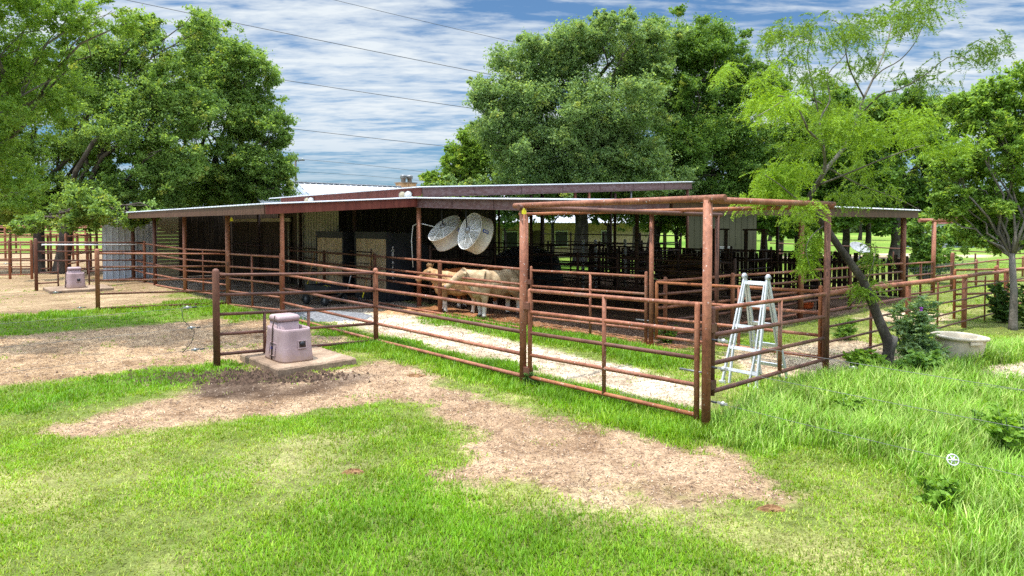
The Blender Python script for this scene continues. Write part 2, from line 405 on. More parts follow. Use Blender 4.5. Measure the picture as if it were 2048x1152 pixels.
tall = np.clip((sdist(gx, gy, TALLP) + ns * .8) / .9 + .45, 0, 1) * (1 - bare)
LUSHP = gp([(420, 1160), (640, 1000), (900, 960), (1040, 1010), (1200, 1090), (1500, 1152), (1100, 1250), (400, 1250)])
LUSH2 = gp([(880, 840), (930, 890), (840, 950), (640, 930), (560, 880), (700, 830)])
lush = np.maximum(np.clip(sdist(gx, gy, LUSHP) / 1.2 + .5, 0, 1), .6 * np.clip(sdist(gx, gy, LUSH2) / 1.2 + .5, 0, 1))
lush = np.maximum(lush, np.maximum(FENCEG, mG))
lush = np.clip(np.maximum(lush, tall * .9), 0, 1)
def look(F, x, y):
    i = np.clip(((x - GX0) / CELL).astype(int), 0, gx.shape[0] - 1); j = np.clip(((y - GY0) / CELL).astype(int), 0, gx.shape[1] - 1)
    return F[i, j]

# ------------------------------------------------------------------ ground sheet
def spaced(lo, hi, step, far, g=1.05):
    core = list(np.arange(lo, hi, step)); a, s = hi, step
    while a < far: core.append(a); s *= g; a += s
    core.append(far)
    pre, a, s = [], lo - step, step
    while a > -far: pre.append(a); s *= g; a -= s
    pre.append(-far)
    return np.array(pre[::-1] + core)
xs = spaced(-11, 9, .05, 1500, 1.07); ys = spaced(3.6, 17, .05, 1800, 1.06)
ys = ys[ys > -60]; ys = np.concatenate(([-60.0], ys))
mx_, my_ = np.meshgrid(xs, ys, indexing='ij')
def ground_z(x, y):
    inside = (x > GX0) & (x < GX1) & (y > GY0) & (y < GY1)
    b = np.where(inside, look(bare, x, y), 0)
    z = (fbm(x * 3, y * 3, 5, 4) - .5) * .05 + (fbm(x * 8, y * 8, 8, 3) - .5) * .065 * b
    mud = np.clip(1 - ((x + 4.6) ** 2 / 2.6 + (y - 11.6) ** 2 / .55), 0, 1)
    z = z + mud * ((fbm(x * 7, y * 7, 31, 3) - .55) * .22)
    return np.where(np.hypot(x, y) < 70, z, z * 0)
mz_ = ground_z(mx_, my_)
nx, ny = mx_.shape
me = bpy.data.meshes.new('ground')
me.vertices.add(nx * ny); me.vertices.foreach_set('co', np.stack([mx_, my_, mz_], -1).astype(np.float32).ravel())
ii, jj = np.meshgrid(np.arange(nx - 1), np.arange(ny - 1), indexing='ij')
q = np.stack([ii * ny + jj, (ii + 1) * ny + jj, (ii + 1) * ny + jj + 1, ii * ny + jj + 1], -1).reshape(-1, 4)
me.loops.add(q.size); me.loops.foreach_set('vertex_index', q.astype(np.int32).ravel())
me.polygons.add(len(q)); me.polygons.foreach_set('loop_start', np.arange(0, q.size, 4, dtype=np.int32))
me.update(calc_edges=True)
me.polygons.foreach_set('use_smooth', np.ones(len(q), bool))
ins = (mx_ > GX0) & (mx_ < GX1) & (my_ > GY0) & (my_ < GY1)
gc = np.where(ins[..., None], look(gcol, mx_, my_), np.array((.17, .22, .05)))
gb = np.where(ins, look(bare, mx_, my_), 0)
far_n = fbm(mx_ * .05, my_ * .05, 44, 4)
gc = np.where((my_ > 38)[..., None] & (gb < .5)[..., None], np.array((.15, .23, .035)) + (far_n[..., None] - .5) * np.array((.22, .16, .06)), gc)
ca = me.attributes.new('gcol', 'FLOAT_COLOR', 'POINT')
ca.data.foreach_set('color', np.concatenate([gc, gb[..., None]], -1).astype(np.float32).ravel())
m, nt, bs = nt_new('soil_and_turf'); L = nt.links
at0 = node(nt, 'ShaderNodeAttribute', attribute_name='gcol'); tc = node(nt, 'ShaderNodeTexCoord')
n1 = node(nt, 'ShaderNodeTexNoise', Scale=6.5, Detail=8, Roughness=.7); L.new(tc.outputs['Object'], n1.inputs['Vector'])
n2 = node(nt, 'ShaderNodeTexNoise', Scale=45, Detail=4, Roughness=.6); L.new(tc.outputs['Object'], n2.inputs['Vector'])
vo = node(nt, 'ShaderNodeTexVoronoi', Scale=26); L.new(tc.outputs['Object'], vo.inputs['Vector'])
r1 = ramp(nt, [(.30, (.42, .38, .34)), (.46, (.86, .84, .82)), (.58, (1.08, 1.08, 1.06)), (.74, (1.45, 1.45, 1.42))]); L.new(n1.outputs['Fac'], r1.inputs[0])
r2 = ramp(nt, [(.33, (.42, .39, .36)), (.5, (1, 1, 1)), (.68, (1.42, 1.42, 1.42))]); L.new(n2.outputs['Fac'], r2.inputs[0])
mA = node(nt, 'ShaderNodeMix', data_type='RGBA', blend_type='MULTIPLY'); mA.inputs[0].default_value = 1
mB = node(nt, 'ShaderNodeMix', data_type='RGBA', blend_type='MULTIPLY'); mB.inputs[0].default_value = .8
L.new(at0.outputs['Color'], mA.inputs[6]); L.new(r1.outputs[0], mA.inputs[7]); L.new(mA.outputs[2], mB.inputs[6]); L.new(r2.outputs[0], mB.inputs[7])
# scattered pale stones and straw in the bare soil
rs = ramp(nt, [(.10, (1, 1, 1)), (.16, (0, 0, 0))]); L.new(vo.outputs['Distance'], rs.inputs[0])
mm = node(nt, 'ShaderNodeMath', operation='MULTIPLY'); L.new(rs.outputs[0], mm.inputs[0]); L.new(at0.outputs['Alpha'], mm.inputs[1])
m3 = node(nt, 'ShaderNodeMath', operation='MULTIPLY'); L.new(mm.outputs[0], m3.inputs[0]); m3.inputs[1].default_value = .55
mC = node(nt, 'ShaderNodeMix', data_type='RGBA'); mC.inputs[7].default_value = (.62, .52, .42, 1)
mgt = node(nt, 'ShaderNodeMath', operation='GREATER_THAN'); mgt.inputs[1].default_value = .12
sx = node(nt, 'ShaderNodeSeparateColor'); L.new(at0.outputs['Color'], sx.inputs[0]); L.new(sx.outputs[0], mgt.inputs[0])
m4 = node(nt, 'ShaderNodeMath', operation='MULTIPLY'); L.new(m3.outputs[0], m4.inputs[0]); L.new(mgt.outputs[0], m4.inputs[1])
L.new(m4.outputs[0], mC.inputs[0]); L.new(mB.outputs[2], mC.inputs[6]); L.new(mC.outputs[2], bs.inputs['Base Color'])
bs.inputs['Roughness'].default_value = .95; bs.inputs['Specular IOR Level'].default_value = .1
ad = node(nt, 'ShaderNodeMath', operation='ADD'); L.new(n1.outputs['Fac'], ad.inputs[0]); L.new(n2.outputs['Fac'], ad.inputs[1])
bp = node(nt, 'ShaderNodeBump', Strength=.75, Distance=.05); L.new(ad.outputs[0], bp.inputs['Height']); L.new(bp.outputs[0], bs.inputs['Normal'])
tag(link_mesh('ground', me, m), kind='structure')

# ------------------------------------------------------------------ grass blades
rg = np.random.default_rng(11)
def blades(name, zones, is_tall):
    VV, CC = [], []
    for (y0, y1, tufts, per) in zones:
        hw = .92 * y1 + 1.4
        n = int((y1 - y0) * 2 * hw * tufts)
        x = rg.uniform(-hw, hw, n); y = rg.uniform(y0, y1, n)
        k = np.abs(x) < .92 * y + 1.4; x, y = x[k], y[k]
        bb = look(bare, x, y); tl = look(tall, x, y); lu = look(lush, x, y)
        dn = fbm(x * .9, y * .9, 77, 4)
        if is_tall: prob = np.clip((tl - .05) * 1.3, 0, 1) ** 1.5 * (1 - bb) * np.clip(.35 + (dn - .3) * 2.2, .2, 1)
        else: prob = (1 - bb) ** 1.3 * np.clip(.62 + lu * .5 + (dn - .45) * 1.8, .3, 1) * (1 - .6 * tl) + .006 + .10 * np.clip((dn - .58) * 6, 0, 1)
        a2, b2 = (x - OX) * AX + (y - OY) * AY, (x - OX) * BX + (y - OY) * BY
        roof = ((a2 > 3.7) & (a2 < 24) & (b2 > 4.6) & (b2 < 19)) | ((a2 > 13.3) & (a2 < 33) & (b2 > -.1) & (b2 < 5))
        prob = np.where(roof, 0, prob)
        k = rg.uniform(0, 1, len(x)) < prob
        x, y, lu, dn, tl, bb = x[k], y[k], lu[k], dn[k], tl[k], bb[k]
        n = len(x)
        fen = look(FENCEG, x, y)
        hh = (.032 + .028 * lu + .03 * np.clip(dn - .4, 0, 1) + .05 * fen) if not is_tall else (.085 + .19 * np.clip(tl, 0, 1) * rg.uniform(.35, 1.25, n) * np.clip(.4 + dn * 1.2, .4, 1.3))
        rep = lambda v: np.repeat(v, per)
        N = n * per
        spread = .06 if not is_tall else .06
        bx = rep(x) + rg.normal(0, spread, N); by = rep(y) + rg.normal(0, spread, N)
        h = rep(hh) * rg.uniform(.55, 1.35, N)
        th = rg.uniform(0, 2 * math.pi, N); lean = rg.uniform(.15, 1.0, N) * h * (1.0 if not is_tall else .8)
        if is_tall: th = rg.normal(.4, 1.3, N)
        dx, dy = np.cos(th) * lean, np.sin(th) * lean
        w = (.0035 + .00062 * by) * rg.uniform(.6, 1.3, N) * (.72 if is_tall else 1)
        wx, wy = -np.sin(th) * w, np.cos(th) * w
        bz = ground_z(bx, by) - .01
        dry = np.clip(rep(1 - lu) * .56 + rg.normal(0, .22, N) + rep((.5 - dn) * .9), 0, 1)
        if is_tall: dry = np.clip(.13 + rg.normal(0, .25, N), 0, 1)
        c0, c1, c2 = np.array((.14, .30, .010)), np.array((.25, .38, .022)), np.array((.42, .41, .12))
        d3 = dry[:, None]
        col = np.where(d3 < .5, c0 + (c1 - c0) * d3 * 2, c1 + (c2 - c1) * (d3 - .5) * 2)
        if is_tall: col = np.array((.155, .32, .015)) * (1 - d3) + np.array((.54, .56, .20)) * d3
        cl_ = np.clip(.62 + .8 * (fbm(x * 2.6, y * 2.6, 91, 3) - .1), .62, 1.3)
        col = col * rep(cl_)[:, None] * rg.uniform(.68, 1.3, (N, 1))
        o = np.stack([bx, by, bz], 1); z0 = np.zeros(N)
        wv = np.stack([wx, wy, z0], 1)
        mid = o + np.stack([dx * .35, dy * .35, h * .62], 1)
        tip = o + np.stack([dx, dy, h * np.where(is_tall, .92, .85)], 1)
        q1 = np.stack([o - wv, o + wv, mid + wv * .8, mid - wv * .8], 1)
        q2 = np.stack([mid - wv * .8, mid + wv * .8, tip + wv * .12, tip - wv * .12], 1)
        if is_tall: VV += [q1.reshape(-1, 3), q2.reshape(-1, 3)]; CC += [col, col * 1.08]
        else: VV.append(np.stack([o - wv, o + wv, tip + wv * .15, tip - wv * .15], 1).reshape(-1, 3)); CC.append(col)
    vv = np.concatenate(VV); cc = np.concatenate(CC)
    me = fast_mesh(name, vv, len(vv) // 4, 4, cc)
    print(name, len(vv) // 4)
    return link_mesh(name, me, GRASSM)
g1 = blades('grass', [(4.3, 9, 480, 9), (9, 16, 210, 8), (16, 30, 60, 7), (30, 46, 10, 7)], False)
tag(g1, kind='stuff')
g2 = blades('tall_grass', [(4.3, 9, 270, 10), (9, 16, 170, 9)], True)
tag(g2, kind='stuff')

# clods of churned mud beside the slab, small stones and straw on the bare soil
def lumps(name, n, xy, size, cols, zoff=0.0):
    vs = np.array([(1, 0, 0), (-.5, .86, 0), (-.5, -.86, 0), (0, 0, .9), (.2, .1, -.5)])
    fs = np.array([(0, 1, 3), (1, 2, 3), (2, 0, 3)])
    th = rg.uniform(0, 6.28, n); s = rg.uniform(*size, n)
    ct, st = np.cos(th), np.sin(th)
    sc = rg.uniform(.6, 1.3, (n, 3)); out = []
    for f in fs:
        tri = vs[f][None] * sc[:, None, :] * s[:, None, None]
        X = tri[..., 0] * ct[:, None] - tri[..., 1] * st[:, None]; Y_ = tri[..., 0] * st[:, None] + tri[..., 1] * ct[:, None]
        out.append(np.stack([X + xy[:, :1], Y_ + xy[:, 1:2], tri[..., 2] + (ground_z(xy[:, 0], xy[:, 1]) + zoff)[:, None]], -1))
    vv = np.concatenate(out).reshape(-1, 3)
    c = np.array(cols[0]) + (np.array(cols[1]) - np.array(cols[0])) * rg.uniform(0, 1, (n, 1)); cc = np.concatenate([c] * 3)
    me = fast_mesh(name, vv, len(vv) // 3, 3, cc)
    return me
CLODM = leafmat('soil_crumbs', trans=0.0, rough=.95, spec=.1)
xy = np.stack([rg.normal(-4.75, .75, 5200), rg.normal(11.5, .22, 5200)], 1)
tag(link_mesh('mud', lumps('mud', 5200, xy, (.012, .05), ((.04, .027, .02), (.15, .095, .065))), CLODM), kind='stuff')
n = 60000
x = rg.uniform(-13, 9, n); y = 4.5 + 13.5 * rg.uniform(0, 1, n) ** 1.4
k = look(bare, x, y) > .55
xy = np.stack([x[k], y[k]], 1)
tag(link_mesh('pebbles', lumps('pebbles', len(xy), xy, (.006, .02), ((.12, .075, .05), (.46, .35, .26)), -.004), CLODM), kind='stuff')

n = 90000
x = rg.uniform(-14, 9, n); y = 4.5 + 15 * rg.uniform(0, 1, n) ** 1.3
k = (look(bare, x, y) > .6) & (look(gcol[..., 0], x, y) > .2); x, y = x[k], y[k]; n = len(x)
th = rg.uniform(0, 6.28, n); ln = rg.uniform(.008, .032, n); wd = .0018 + .00022 * y
c_ = np.stack([x, y, ground_z(x, y) + .006], 1); d_ = np.stack([np.cos(th) * ln, np.sin(th) * ln, rg.normal(0, .006, n)], 1); s_ = np.stack([-np.sin(th) * wd, np.cos(th) * wd, np.zeros(n)], 1)
vv = np.stack([c_ - d_ - s_, c_ - d_ + s_, c_ + d_ + s_, c_ + d_ - s_], 1).reshape(-1, 3)
mm_ = rg.uniform(0, 1, (n, 1)); cc = np.where(mm_ < .36, np.array((.47, .35, .23)), np.array((.16, .10, .065))) * rg.uniform(.75, 1.2, (n, 1))
tag(link_mesh('straw', fast_mesh('straw', vv, n, 4, cc), CLODM), kind='stuff')
# ------------------------------------------------------------------ pipe fences and gates
def xy(px, Y, py=600): 
    p = at(px, py, Y); return V((p.x, p.y, 0))
def railpts(e0, e1, y0, y1):
    return (V((e0.x, e0.y, zY(y0, e0.y))), V((e1.x, e1.y, zY(y1, e1.y))))
def fence(label, posts, rails, name='pipe_fence', cat='fence', group=None, m=RUST, rr=.03, uprights=(), mrails=None, n=10):
    """posts: (xy, ztop, r[, z0]); rails: (p0, p1[, r]); uprights: (xy, z0, z1, r)"""
    loc = posts[0][0].copy() if posts else V((rails[0][0].x, rails[0][0].y, 0)); loc.z = 0
    t = thing(name, label, cat, loc, 0, group)
    for p in posts:
        z0 = p[3] if len(p) > 3 else -.2
        MB().path([V((p[0].x, p[0].y, z0)), V((p[0].x, p[0].y, p[1]))], p[2], 12, True, True).part('post', p[4] if len(p) > 4 else m, t)
    for i, r in enumerate(rails):
        bent(r[0], r[1], r[2] if len(r) > 2 else rr, n).part('rail', mrails[i % len(mrails)] if mrails else m, t)
    for u in uprights:
        MB().tube(V((u[0].x, u[0].y, u[1])), V((u[0].x, u[0].y, u[2])), u[3], n=10).part('upright', m, t)
    return t
RS = random.Random(17)
def bent(p0, p1, r, n=10):
    """a long welded rail: not quite straight, with a bead at every joint"""
    p0, p1 = V(p0), V(p1); ln = (p1 - p0).length; k = max(1, int(ln / 1.3)); mb = MB()
    pts = [p0.lerp(p1, i / k) + V((RS.uniform(-1, 1), RS.uniform(-1, 1), RS.uniform(-1, 1))) * (.010 if 0 < i < k else 0) for i in range(k + 1)]
    mb.path(pts, r, n)
    if ln > 3.5 and r > .026:
        for i in range(2, k, 4):
            d = (pts[i + 1] - pts[i]).normalized(); mb.path([pts[i] - d * .02, pts[i], pts[i] + d * .02], [r, r * 1.10, r], n, cap=False)
    return mb
def gate(label, e0, e1, yl, yr, mids=(), stiles=(True, True), r=.03, m=RUST, group=None, hinge=None, latch=False, mrails=None, ext=.10, ms=None):
    d = (e1 - e0); loc = e0.copy(); loc.z = 0
    t = thing('pipe_gate', label, 'gate', loc, 0, group)
    zl = [zY(y, e0.y) for y in yl]; zr = [zY(y, e1.y) for y in yr]
    for i, (a, b) in enumerate(zip(zl, zr)):
        MB().tube(V((e0.x, e0.y, a)), V((e1.x, e1.y, b)), r).part('rail', mrails[i % len(mrails)] if mrails else m, t)
    for f in mids:
        p = e0 + d * f
        MB().tube(V((p.x, p.y, zl[-1] + (zr[-1] - zl[-1]) * f)), V((p.x, p.y, zl[0] + (zr[0] - zl[0]) * f)), r * 1.05).part('upright', m, t)
    for k, e, zz in ((0, e0, zl), (1, e1, zr)):
        if stiles[k]:
            s = MB().path([V((e.x, e.y, zz[-1] - .05)), V((e.x, e.y, zz[0] + ext * (k == 1 or hinge is not None) - .02))], r * 1.22, 12, True, True).part('stile', ms or m, t)
    if hinge is not None:
        dn = d.normalized()
        for i in (1, len(zl) - 1):
            z = zl[i] + .10
            MB().box((e0 - dn * .045) + V((0, 0, z)), (.14, .10, .11), Matrix.Rotation(math.atan2(dn.y, dn.x), 4, 'Z')).part('hinge', RUSTD, t)
    if latch:
        z = (zr[2] + zr[3]) / 2 if len(zr) > 3 else zr[1]; dn = d.normalized()
        MB().tube(e1 - dn * .25 + V((0, 0, z)), e1 + dn * .12 + V((0, 0, z)), .014).part('latch', STEELG, t)
    return t

pP0, pP1, pC = W(0, 0), G(1046, 768), W(a_of(752, 0, 690), 0)
aP1 = L2(pP1)[0]
pD, pE, pF = W(a_of(566, 0, 638), 0), W(a_of(457, 0, 610), 0), W(a_of(371, 0, 588), 0)
pP0b, pM, pS = G(1651, 746), G(1302, 690), W(a_of(1053, 3.95, 660), 3.95)
pQ = W(aP1, b_of(1433, aP1, 610))

# overhead frame over the near end of the alley
t = thing('overhead_pipe_frame', 'tall rust red pipe frame on posts spanning the near end of the alley', 'frame', pP0)
for p, ytop, r, mm_ in ((pP0, 400, .058, RUST), (pP1, 413, .058, RUST), (pP0b, 411, .055, RUSTD), (pM, 420, .05, RUST), (pS, 428, .05, RUST), (pQ, 430, .045, RUSTD)):
    MB().tube(V((p.x, p.y, -.2)), V((p.x, p.y, zY(ytop, p.y))), r, n=14).part('post', mm_, t)
def bm(e0, y0, e1, y1, o0, o1, r, m=RUST):
    a, b = railpts(e0, e1, y0, y1); d = (b - a).normalized()
    MB().path([a - d * o0, b + d * o1], r, 14).part('beam', m, t)
bm(pP0, 397, pP1, 411, .24, .2, .045)
bm(pP0, 400, pP0b, 408, .05, .3, .045)
bm(pS, 428, pP0b, 413, .25, .1, .04, RUSTO)
bm(pP1, 415, pQ, 430, .1, .15, .045, RUSTD)
gate('five rail rusty gate closing the front of the alley beneath the overhead pipe frame', pP1 + V((.11, -.10, 0)), pP0 + DA * .14,
     (581, 624, 666, 710, 754), (609, 663, 716, 770, 830), mids=(.50,), stiles=(True, True), hinge=1, latch=True, mrails=[RUST, RUST, RUSTD, RUST, RUSTO], ext=.02)
gate('four rail dark rusty side gate in front of the aluminium ladder', pP0 + DB * .13, pP0b - (pP0b - pP0).normalized() * .09,
     (618, 670, 727, 783), (588, 633, 676, 719), mids=(.53,), hinge=1, ext=.02, mrails=[RUST, RUSTD, RUSTD, RUSTD], ms=RUSTD)
yC, yP1, yD = (546, 579, 613, 647, 680), (580, 622, 664, 708, 752), (521, 549, 577, 605, 632)
fence('long five rail rust red fence along the gravel alley, left of the main gate', [(pC, zY(540, pC.y), .055), (pD, zY(425, pD.y), .058)],
      [railpts(pC, pP1, a, b) for a, b in zip(yC, yP1)] + [railpts(pC, pD, a, b) for a, b in zip(yC, yD)], mrails=[RUST, RUST, RUSTD, RUST, RUST], rr=.033)
tf = [o for o in bpy.data.objects if o.name == 'pipe_fence'][0]
zt = zY(424, pD.y)
MB().tube(pD - DA * .15 + UP * zt, pD + DA * .8 + UP * zt, .045).part('cross_bar', RUST, tf)
gate('five rail pipe gate left of the T topped post', pE + (pD - pE).normalized() * .12, pD - (pD - pE).normalized() * .12,
     (508, 533, 557, 582, 609), (514, 540, 568, 595, 620), mids=(.48,), hinge=1, latch=True)
gate('five rail pipe gate under the far half of the left lean-to eave', pF - DA * .1, pE + DA * .12,
     (498, 519, 541, 560, 580), (502, 525, 547, 570, 592), mids=(.46,), latch=False)
pH = W(a_of(290, 0, 575), 0)
fence('weathered five rail fence in front of the white ribbed end wall', [(pH, zY(484, pH.y), .06)],
      [railpts(pH, pF, a, b) for a, b in zip((487, 506, 525, 546, 566), (498, 519, 541, 560, 580))] +
      [railpts(pH, W(38, 0), a, b) for a, b in zip((487, 506, 525, 546, 566), (479, 494, 508, 523, 538))], rr=.034)

def cross(label, foot, e1, top, yl, yr, gaps=None, shorts=(), m=RUSTD, r=.03, extra=None):
    e0 = G(*foot); posts = [(e0, zY(top, e0.y), .062)]
    rails = []; d = e1 - e0
    def onx(px):
        k = ray(px, 640); k = k[0] / k[1]
        s = (k * e0.y - e0.x) / (d.x - k * d.y); return s
    for i, (a, b) in enumerate(zip(yl, yr)):
        p0, p1 = railpts(e0, e1, a, b)
        if gaps and i >= gaps[2]:
            s0, s1 = onx(gaps[0]), onx(gaps[1])
            rails += [(p0, p0.lerp(p1, s0)), (p0.lerp(p1, s1), p1)]
        else: rails.append((p0, p1))
    ups = []
    for px in shorts:
        s = onx(px); p0, p1 = railpts(e0, e1, yl[2], yr[2]); p = p0.lerp(p1, s)
        ups.append((V((p.x, p.y, 0)), -.1, p.z, .03))
    f = fence(label, posts, rails, m=m, rr=r, uprights=ups)
    return f, e0
cW1, e0W1 = cross('short dark fence with a gap around the nearer mauve waterer', (434, 734), pC, 543, (550, 590, 629, 669, 709), (546, 581, 613, 647, 681), (529, 617, 3), (529, 617))
cW2, e0W2 = cross('long plain five rail cross fence between the two mauve waterers', (196, 621), pE, 501, (507, 534, 561, 588, 617), (508, 532, 557, 581, 606), m=RUST)
cW3, e0W3 = cross('far cross fence topped with a white plastic pipe around the smaller waterer', (73, 581), pH, 479, (485, 503, 521, 546, 567), (485, 502, 520, 538, 556), (118, 180, 3), (118, 180))
q0, q1 = railpts(e0W3, pH, 489.5, 489.5)
MB().tube(q0 + V((.3, -.07, 0)), q1 + V((-.3, -.07, 0)), .03).part('plastic_pipe', WHITEP, cW3)

# corral fences beyond the left pens
def span(label, p0, p1, zs, nposts, ztop, r=.035, pr=.06, m=RUST, ups=0, pz=None):
    posts = [(p0.lerp(p1, i / (nposts - 1)), ztop, pr) for i in range(nposts)]
    ups_ = [(p0.lerp(p1, (i + .5) / ups), zs[-1], zs[0], r) for i in range(ups)]
    return fence(label, posts, [(p0 + UP * z, p1 + UP * z, r) for z in zs], m=m, uprights=ups_, n=8)
pK = xy(182, 37.0, 540)
span('five rail corral fence at the left edge behind the smaller waterer', xy(-140, 36.5, 540), pK, (2.0, 1.52, 1.06, .66, .22), 5, 2.1)
span('corral fence at the far left in front of the two oak trunks', xy(-160, 31.5, 560), xy(64, 32.5, 560), (1.75, 1.36, .98, .6, .22), 6, 1.85, .032, .06, RUST, ups=5)
span('slanting corral fence joining the left pens to the white ribbed wall', pK + DB * .3, W(33.5, -2.4), (2.05, 1.6, 1.15, .72, .3), 4, 2.15)
span('high corral fence under the left trees, with four thick rails', xy(-260, 50, 500), xy(214, 50, 500), (2.4, 1.9, 1.35, .8), 8, 2.5, .05, .075, RUST)
span('farthest corral fence at the edge of the bright left pasture', xy(-320, 62, 490), xy(240, 63, 490), (2.5, 2.0, 1.45, .8), 9, 2.6, .05, .08, RUST)
span('short corral fence running away between the left tree trunks', xy(96, 38, 500), xy(140, 50, 500), (1.9, 1.45, 1.0, .5), 4, 2.0, .035, .055, RUSTO)
span('low orange rusted pen panel left of the white ribbed wall', xy(140, 40, 500), xy(206, 41, 500), (1.85, 1.4, .95, .5), 3, 1.95, .03, .05, RUSTO, ups=2)

# inner fence behind the alley and its gates
i0, i1 = W(a_of(1045, 3.75, 655), 3.75), W(a_of(772, 3.75, 608), 3.75); i2 = W(22, 3.75)
zn, zf = [zY(y, i0.y) for y in (538.5, 569, 600, 656)], [zY(y, i1.y) for y in (514, 538, 561, 608)]
pI = W(a_of(880, 3.85, 626), 3.85)
fence('long four rail inner fence in front of the cream cattle', [(pI, 1.52, .062), (W(15.2, 3.85), 1.6, .06, -.2, RUSTD), (W(19, 3.85), 1.6, .06, -.2, RUSTD)],
      [(i0 + UP * a, i1 + UP * b) for a, b in zip(zn, zf)] + [(i1 + UP * b, i2 + UP * b) for b in zf], mrails=[RUST] * 4 + [RUSTD] * 4, rr=.032)
gate('five rail inner gate in front of the dark stalls', pS + (pM - pS).normalized() * .16 , pM - (pM - pS).normalized() * .13,
     (541, 572, 602, 633, 663), (553, 588, 623, 659, 694), mids=(.55,), hinge=1, latch=True)
gate('inner gate with an orange rusted stile, behind the ladder', pM + (pP0b - pM).normalized() * .14, pP0b - (pP0b - pM).normalized() * .12 + DB * .04,
     (565, 600, 636, 673), (583, 626, 671, 714), mids=(.55,), hinge=None, mrails=[RUSTO, RUST, RUST, RUST], ms=RUSTO)
e18 = W(3.9, 18.0)
fence('long five rail fence under the right eave, in front of the plank windbreak', [(pM + DB * .5, 1.42, .045), (W(4.0, 7.3), 1.4, .05), (W(3.95, 13.9), 1.36, .05, -.2, RUSTD)],
      [(pM + DB * .2 + UP * z, e18 + UP * (z - .1)) for z in (1.37, 1.08, .78, .48, .16)], rr=.034, mrails=[RUST, RUSTD])
# outer right fence
e17 = W(.5, 23.0)
pts = [(W(.52, b_of(px, .52, 680)), z, r) for px, z, r in ((1741, 1.28, .028), (1815, 1.30, .055), (1874, 1.24, .022), (1927, 1.24, .06), (1968, 1.2, .02), (2010, 1.2, .065))]
f_ = fence('long outer fence with one thick top rail, passing behind the leaning mesquite trunk', pts, [(pP0b + UP * 1.40, e17 + UP * 1.20, .05)] +
      [(pP0b + UP * z, e17 + UP * (z - .16), .021) for z in (1.08, .81, .54, .24)], mrails=[RUST, RUSTD, RUSTD, RUSTD, RUSTD])
gate('orange rusted gate standing open at the right, beyond the outer fence', xy(1909, 18.6, 590), xy(1990, 19.6, 590), (540, 564, 589, 613, 639), (538.5, 562, 586, 609, 636), mids=(), m=RUSTO, hinge=None, ext=.08)
pR = xy(1993, 19.7, 590)
span('short rust red fence beside the right oak trunk', pR, xy(2160, 20.5, 590), (1.3, .95, .6, .28), 3, 1.38, .03, .05, RUST)
# wire mesh fence
b1, b2 = b_of(1866, 3.9, 560), b_of(1904, 3.9, 560)
mp = [(W(3.9, b), z, r) for b, z, r in ((b_of(1841, 3.9, 560), 1.2, .04), (b2, 1.45, .07), (b_of(1952, 3.9, 560), 1.1, .05), (b_of(1995, 3.9, 560), 1.0, .05), (b_of(2045, 3.9, 560), 1.0, .05))]
eM = W(3.9, b_of(2060, 3.9, 560))
fm = fence('rusty rail fence filled with square wire mesh, right of the barn', mp,
      [(W(3.9, 18.3) + UP * 1.24, W(3.9, b1) + UP * 1.2), (W(3.9, 18.3) + UP * .8, W(3.9, b1) + UP * .78), (W(3.9, 18.3) + UP * .15, W(3.9, b1) + UP * .1),
       (W(3.9, b1) + UP * 1.0, eM + UP * .95), (W(3.9, b1) + UP * .66, W(3.9, b2) + UP * .64), (W(3.9, b1) + UP * .2, W(3.9, b2) + UP * .2)], rr=.035)
mb = MB(); s0, s1 = W(3.88, 18.3), W(3.88, 28)
for i in range(9): mb.tube(s0 + UP * (.1 + i * .12), s1 + UP * (.1 + i * .11), .0035, n=4)
for i in range(60): p = s0.lerp(s1, i / 59); mb.tube(p + UP * .05, p + UP * 1.12, .0035, n=4)
mb.part('wire_mesh', WIRED, fm)
t = thing('gate_arch', 'lone tall T shaped pipe post in the wire mesh fence', 'post', W(3.9, b1))
MB().tube(W(3.9, b1, -.2), W(3.9, b1, zY(444, W(3.9, b1).y)), .075, n=12).part('post', RUST, t)
zt = zY(441, W(3.9, b1).y); p = W(3.9, b1, zt)
MB().tube(p + V((-.62, -.1, 0)), p + V((1.5, .3, 0)), .075, n=12).part('cross_bar', RUST, t)
# thin pasture fence
f0, f1 = at(1540, 486, 38), at(2130, 511, 38)
pst = [(V((at(px, 500, 38).x, 38, 0)), 1.15 + (1650 - px) * .0006, .045) for px in (1560, 1607, 1671, 1735, 1787, 1832, 1887, 1951, 2020, 2090)]
fence('thin far pasture fence with one rail in front of the pond', pst, [(f0, f1, .035), (f0 - UP * .55, f1 - UP * .55, .02)], m=RUSTD, n=6)
# a length of pipe in the grass
q0, q1 = G(1437, 838), G(1478, 822)
MB().tube(q0 + UP * .05, q1 + UP * .06, .04).solo('loose_pipe', RUSTD, 'short dark pipe lying in the grass at the foot of the corner post', 'pipe', q0)

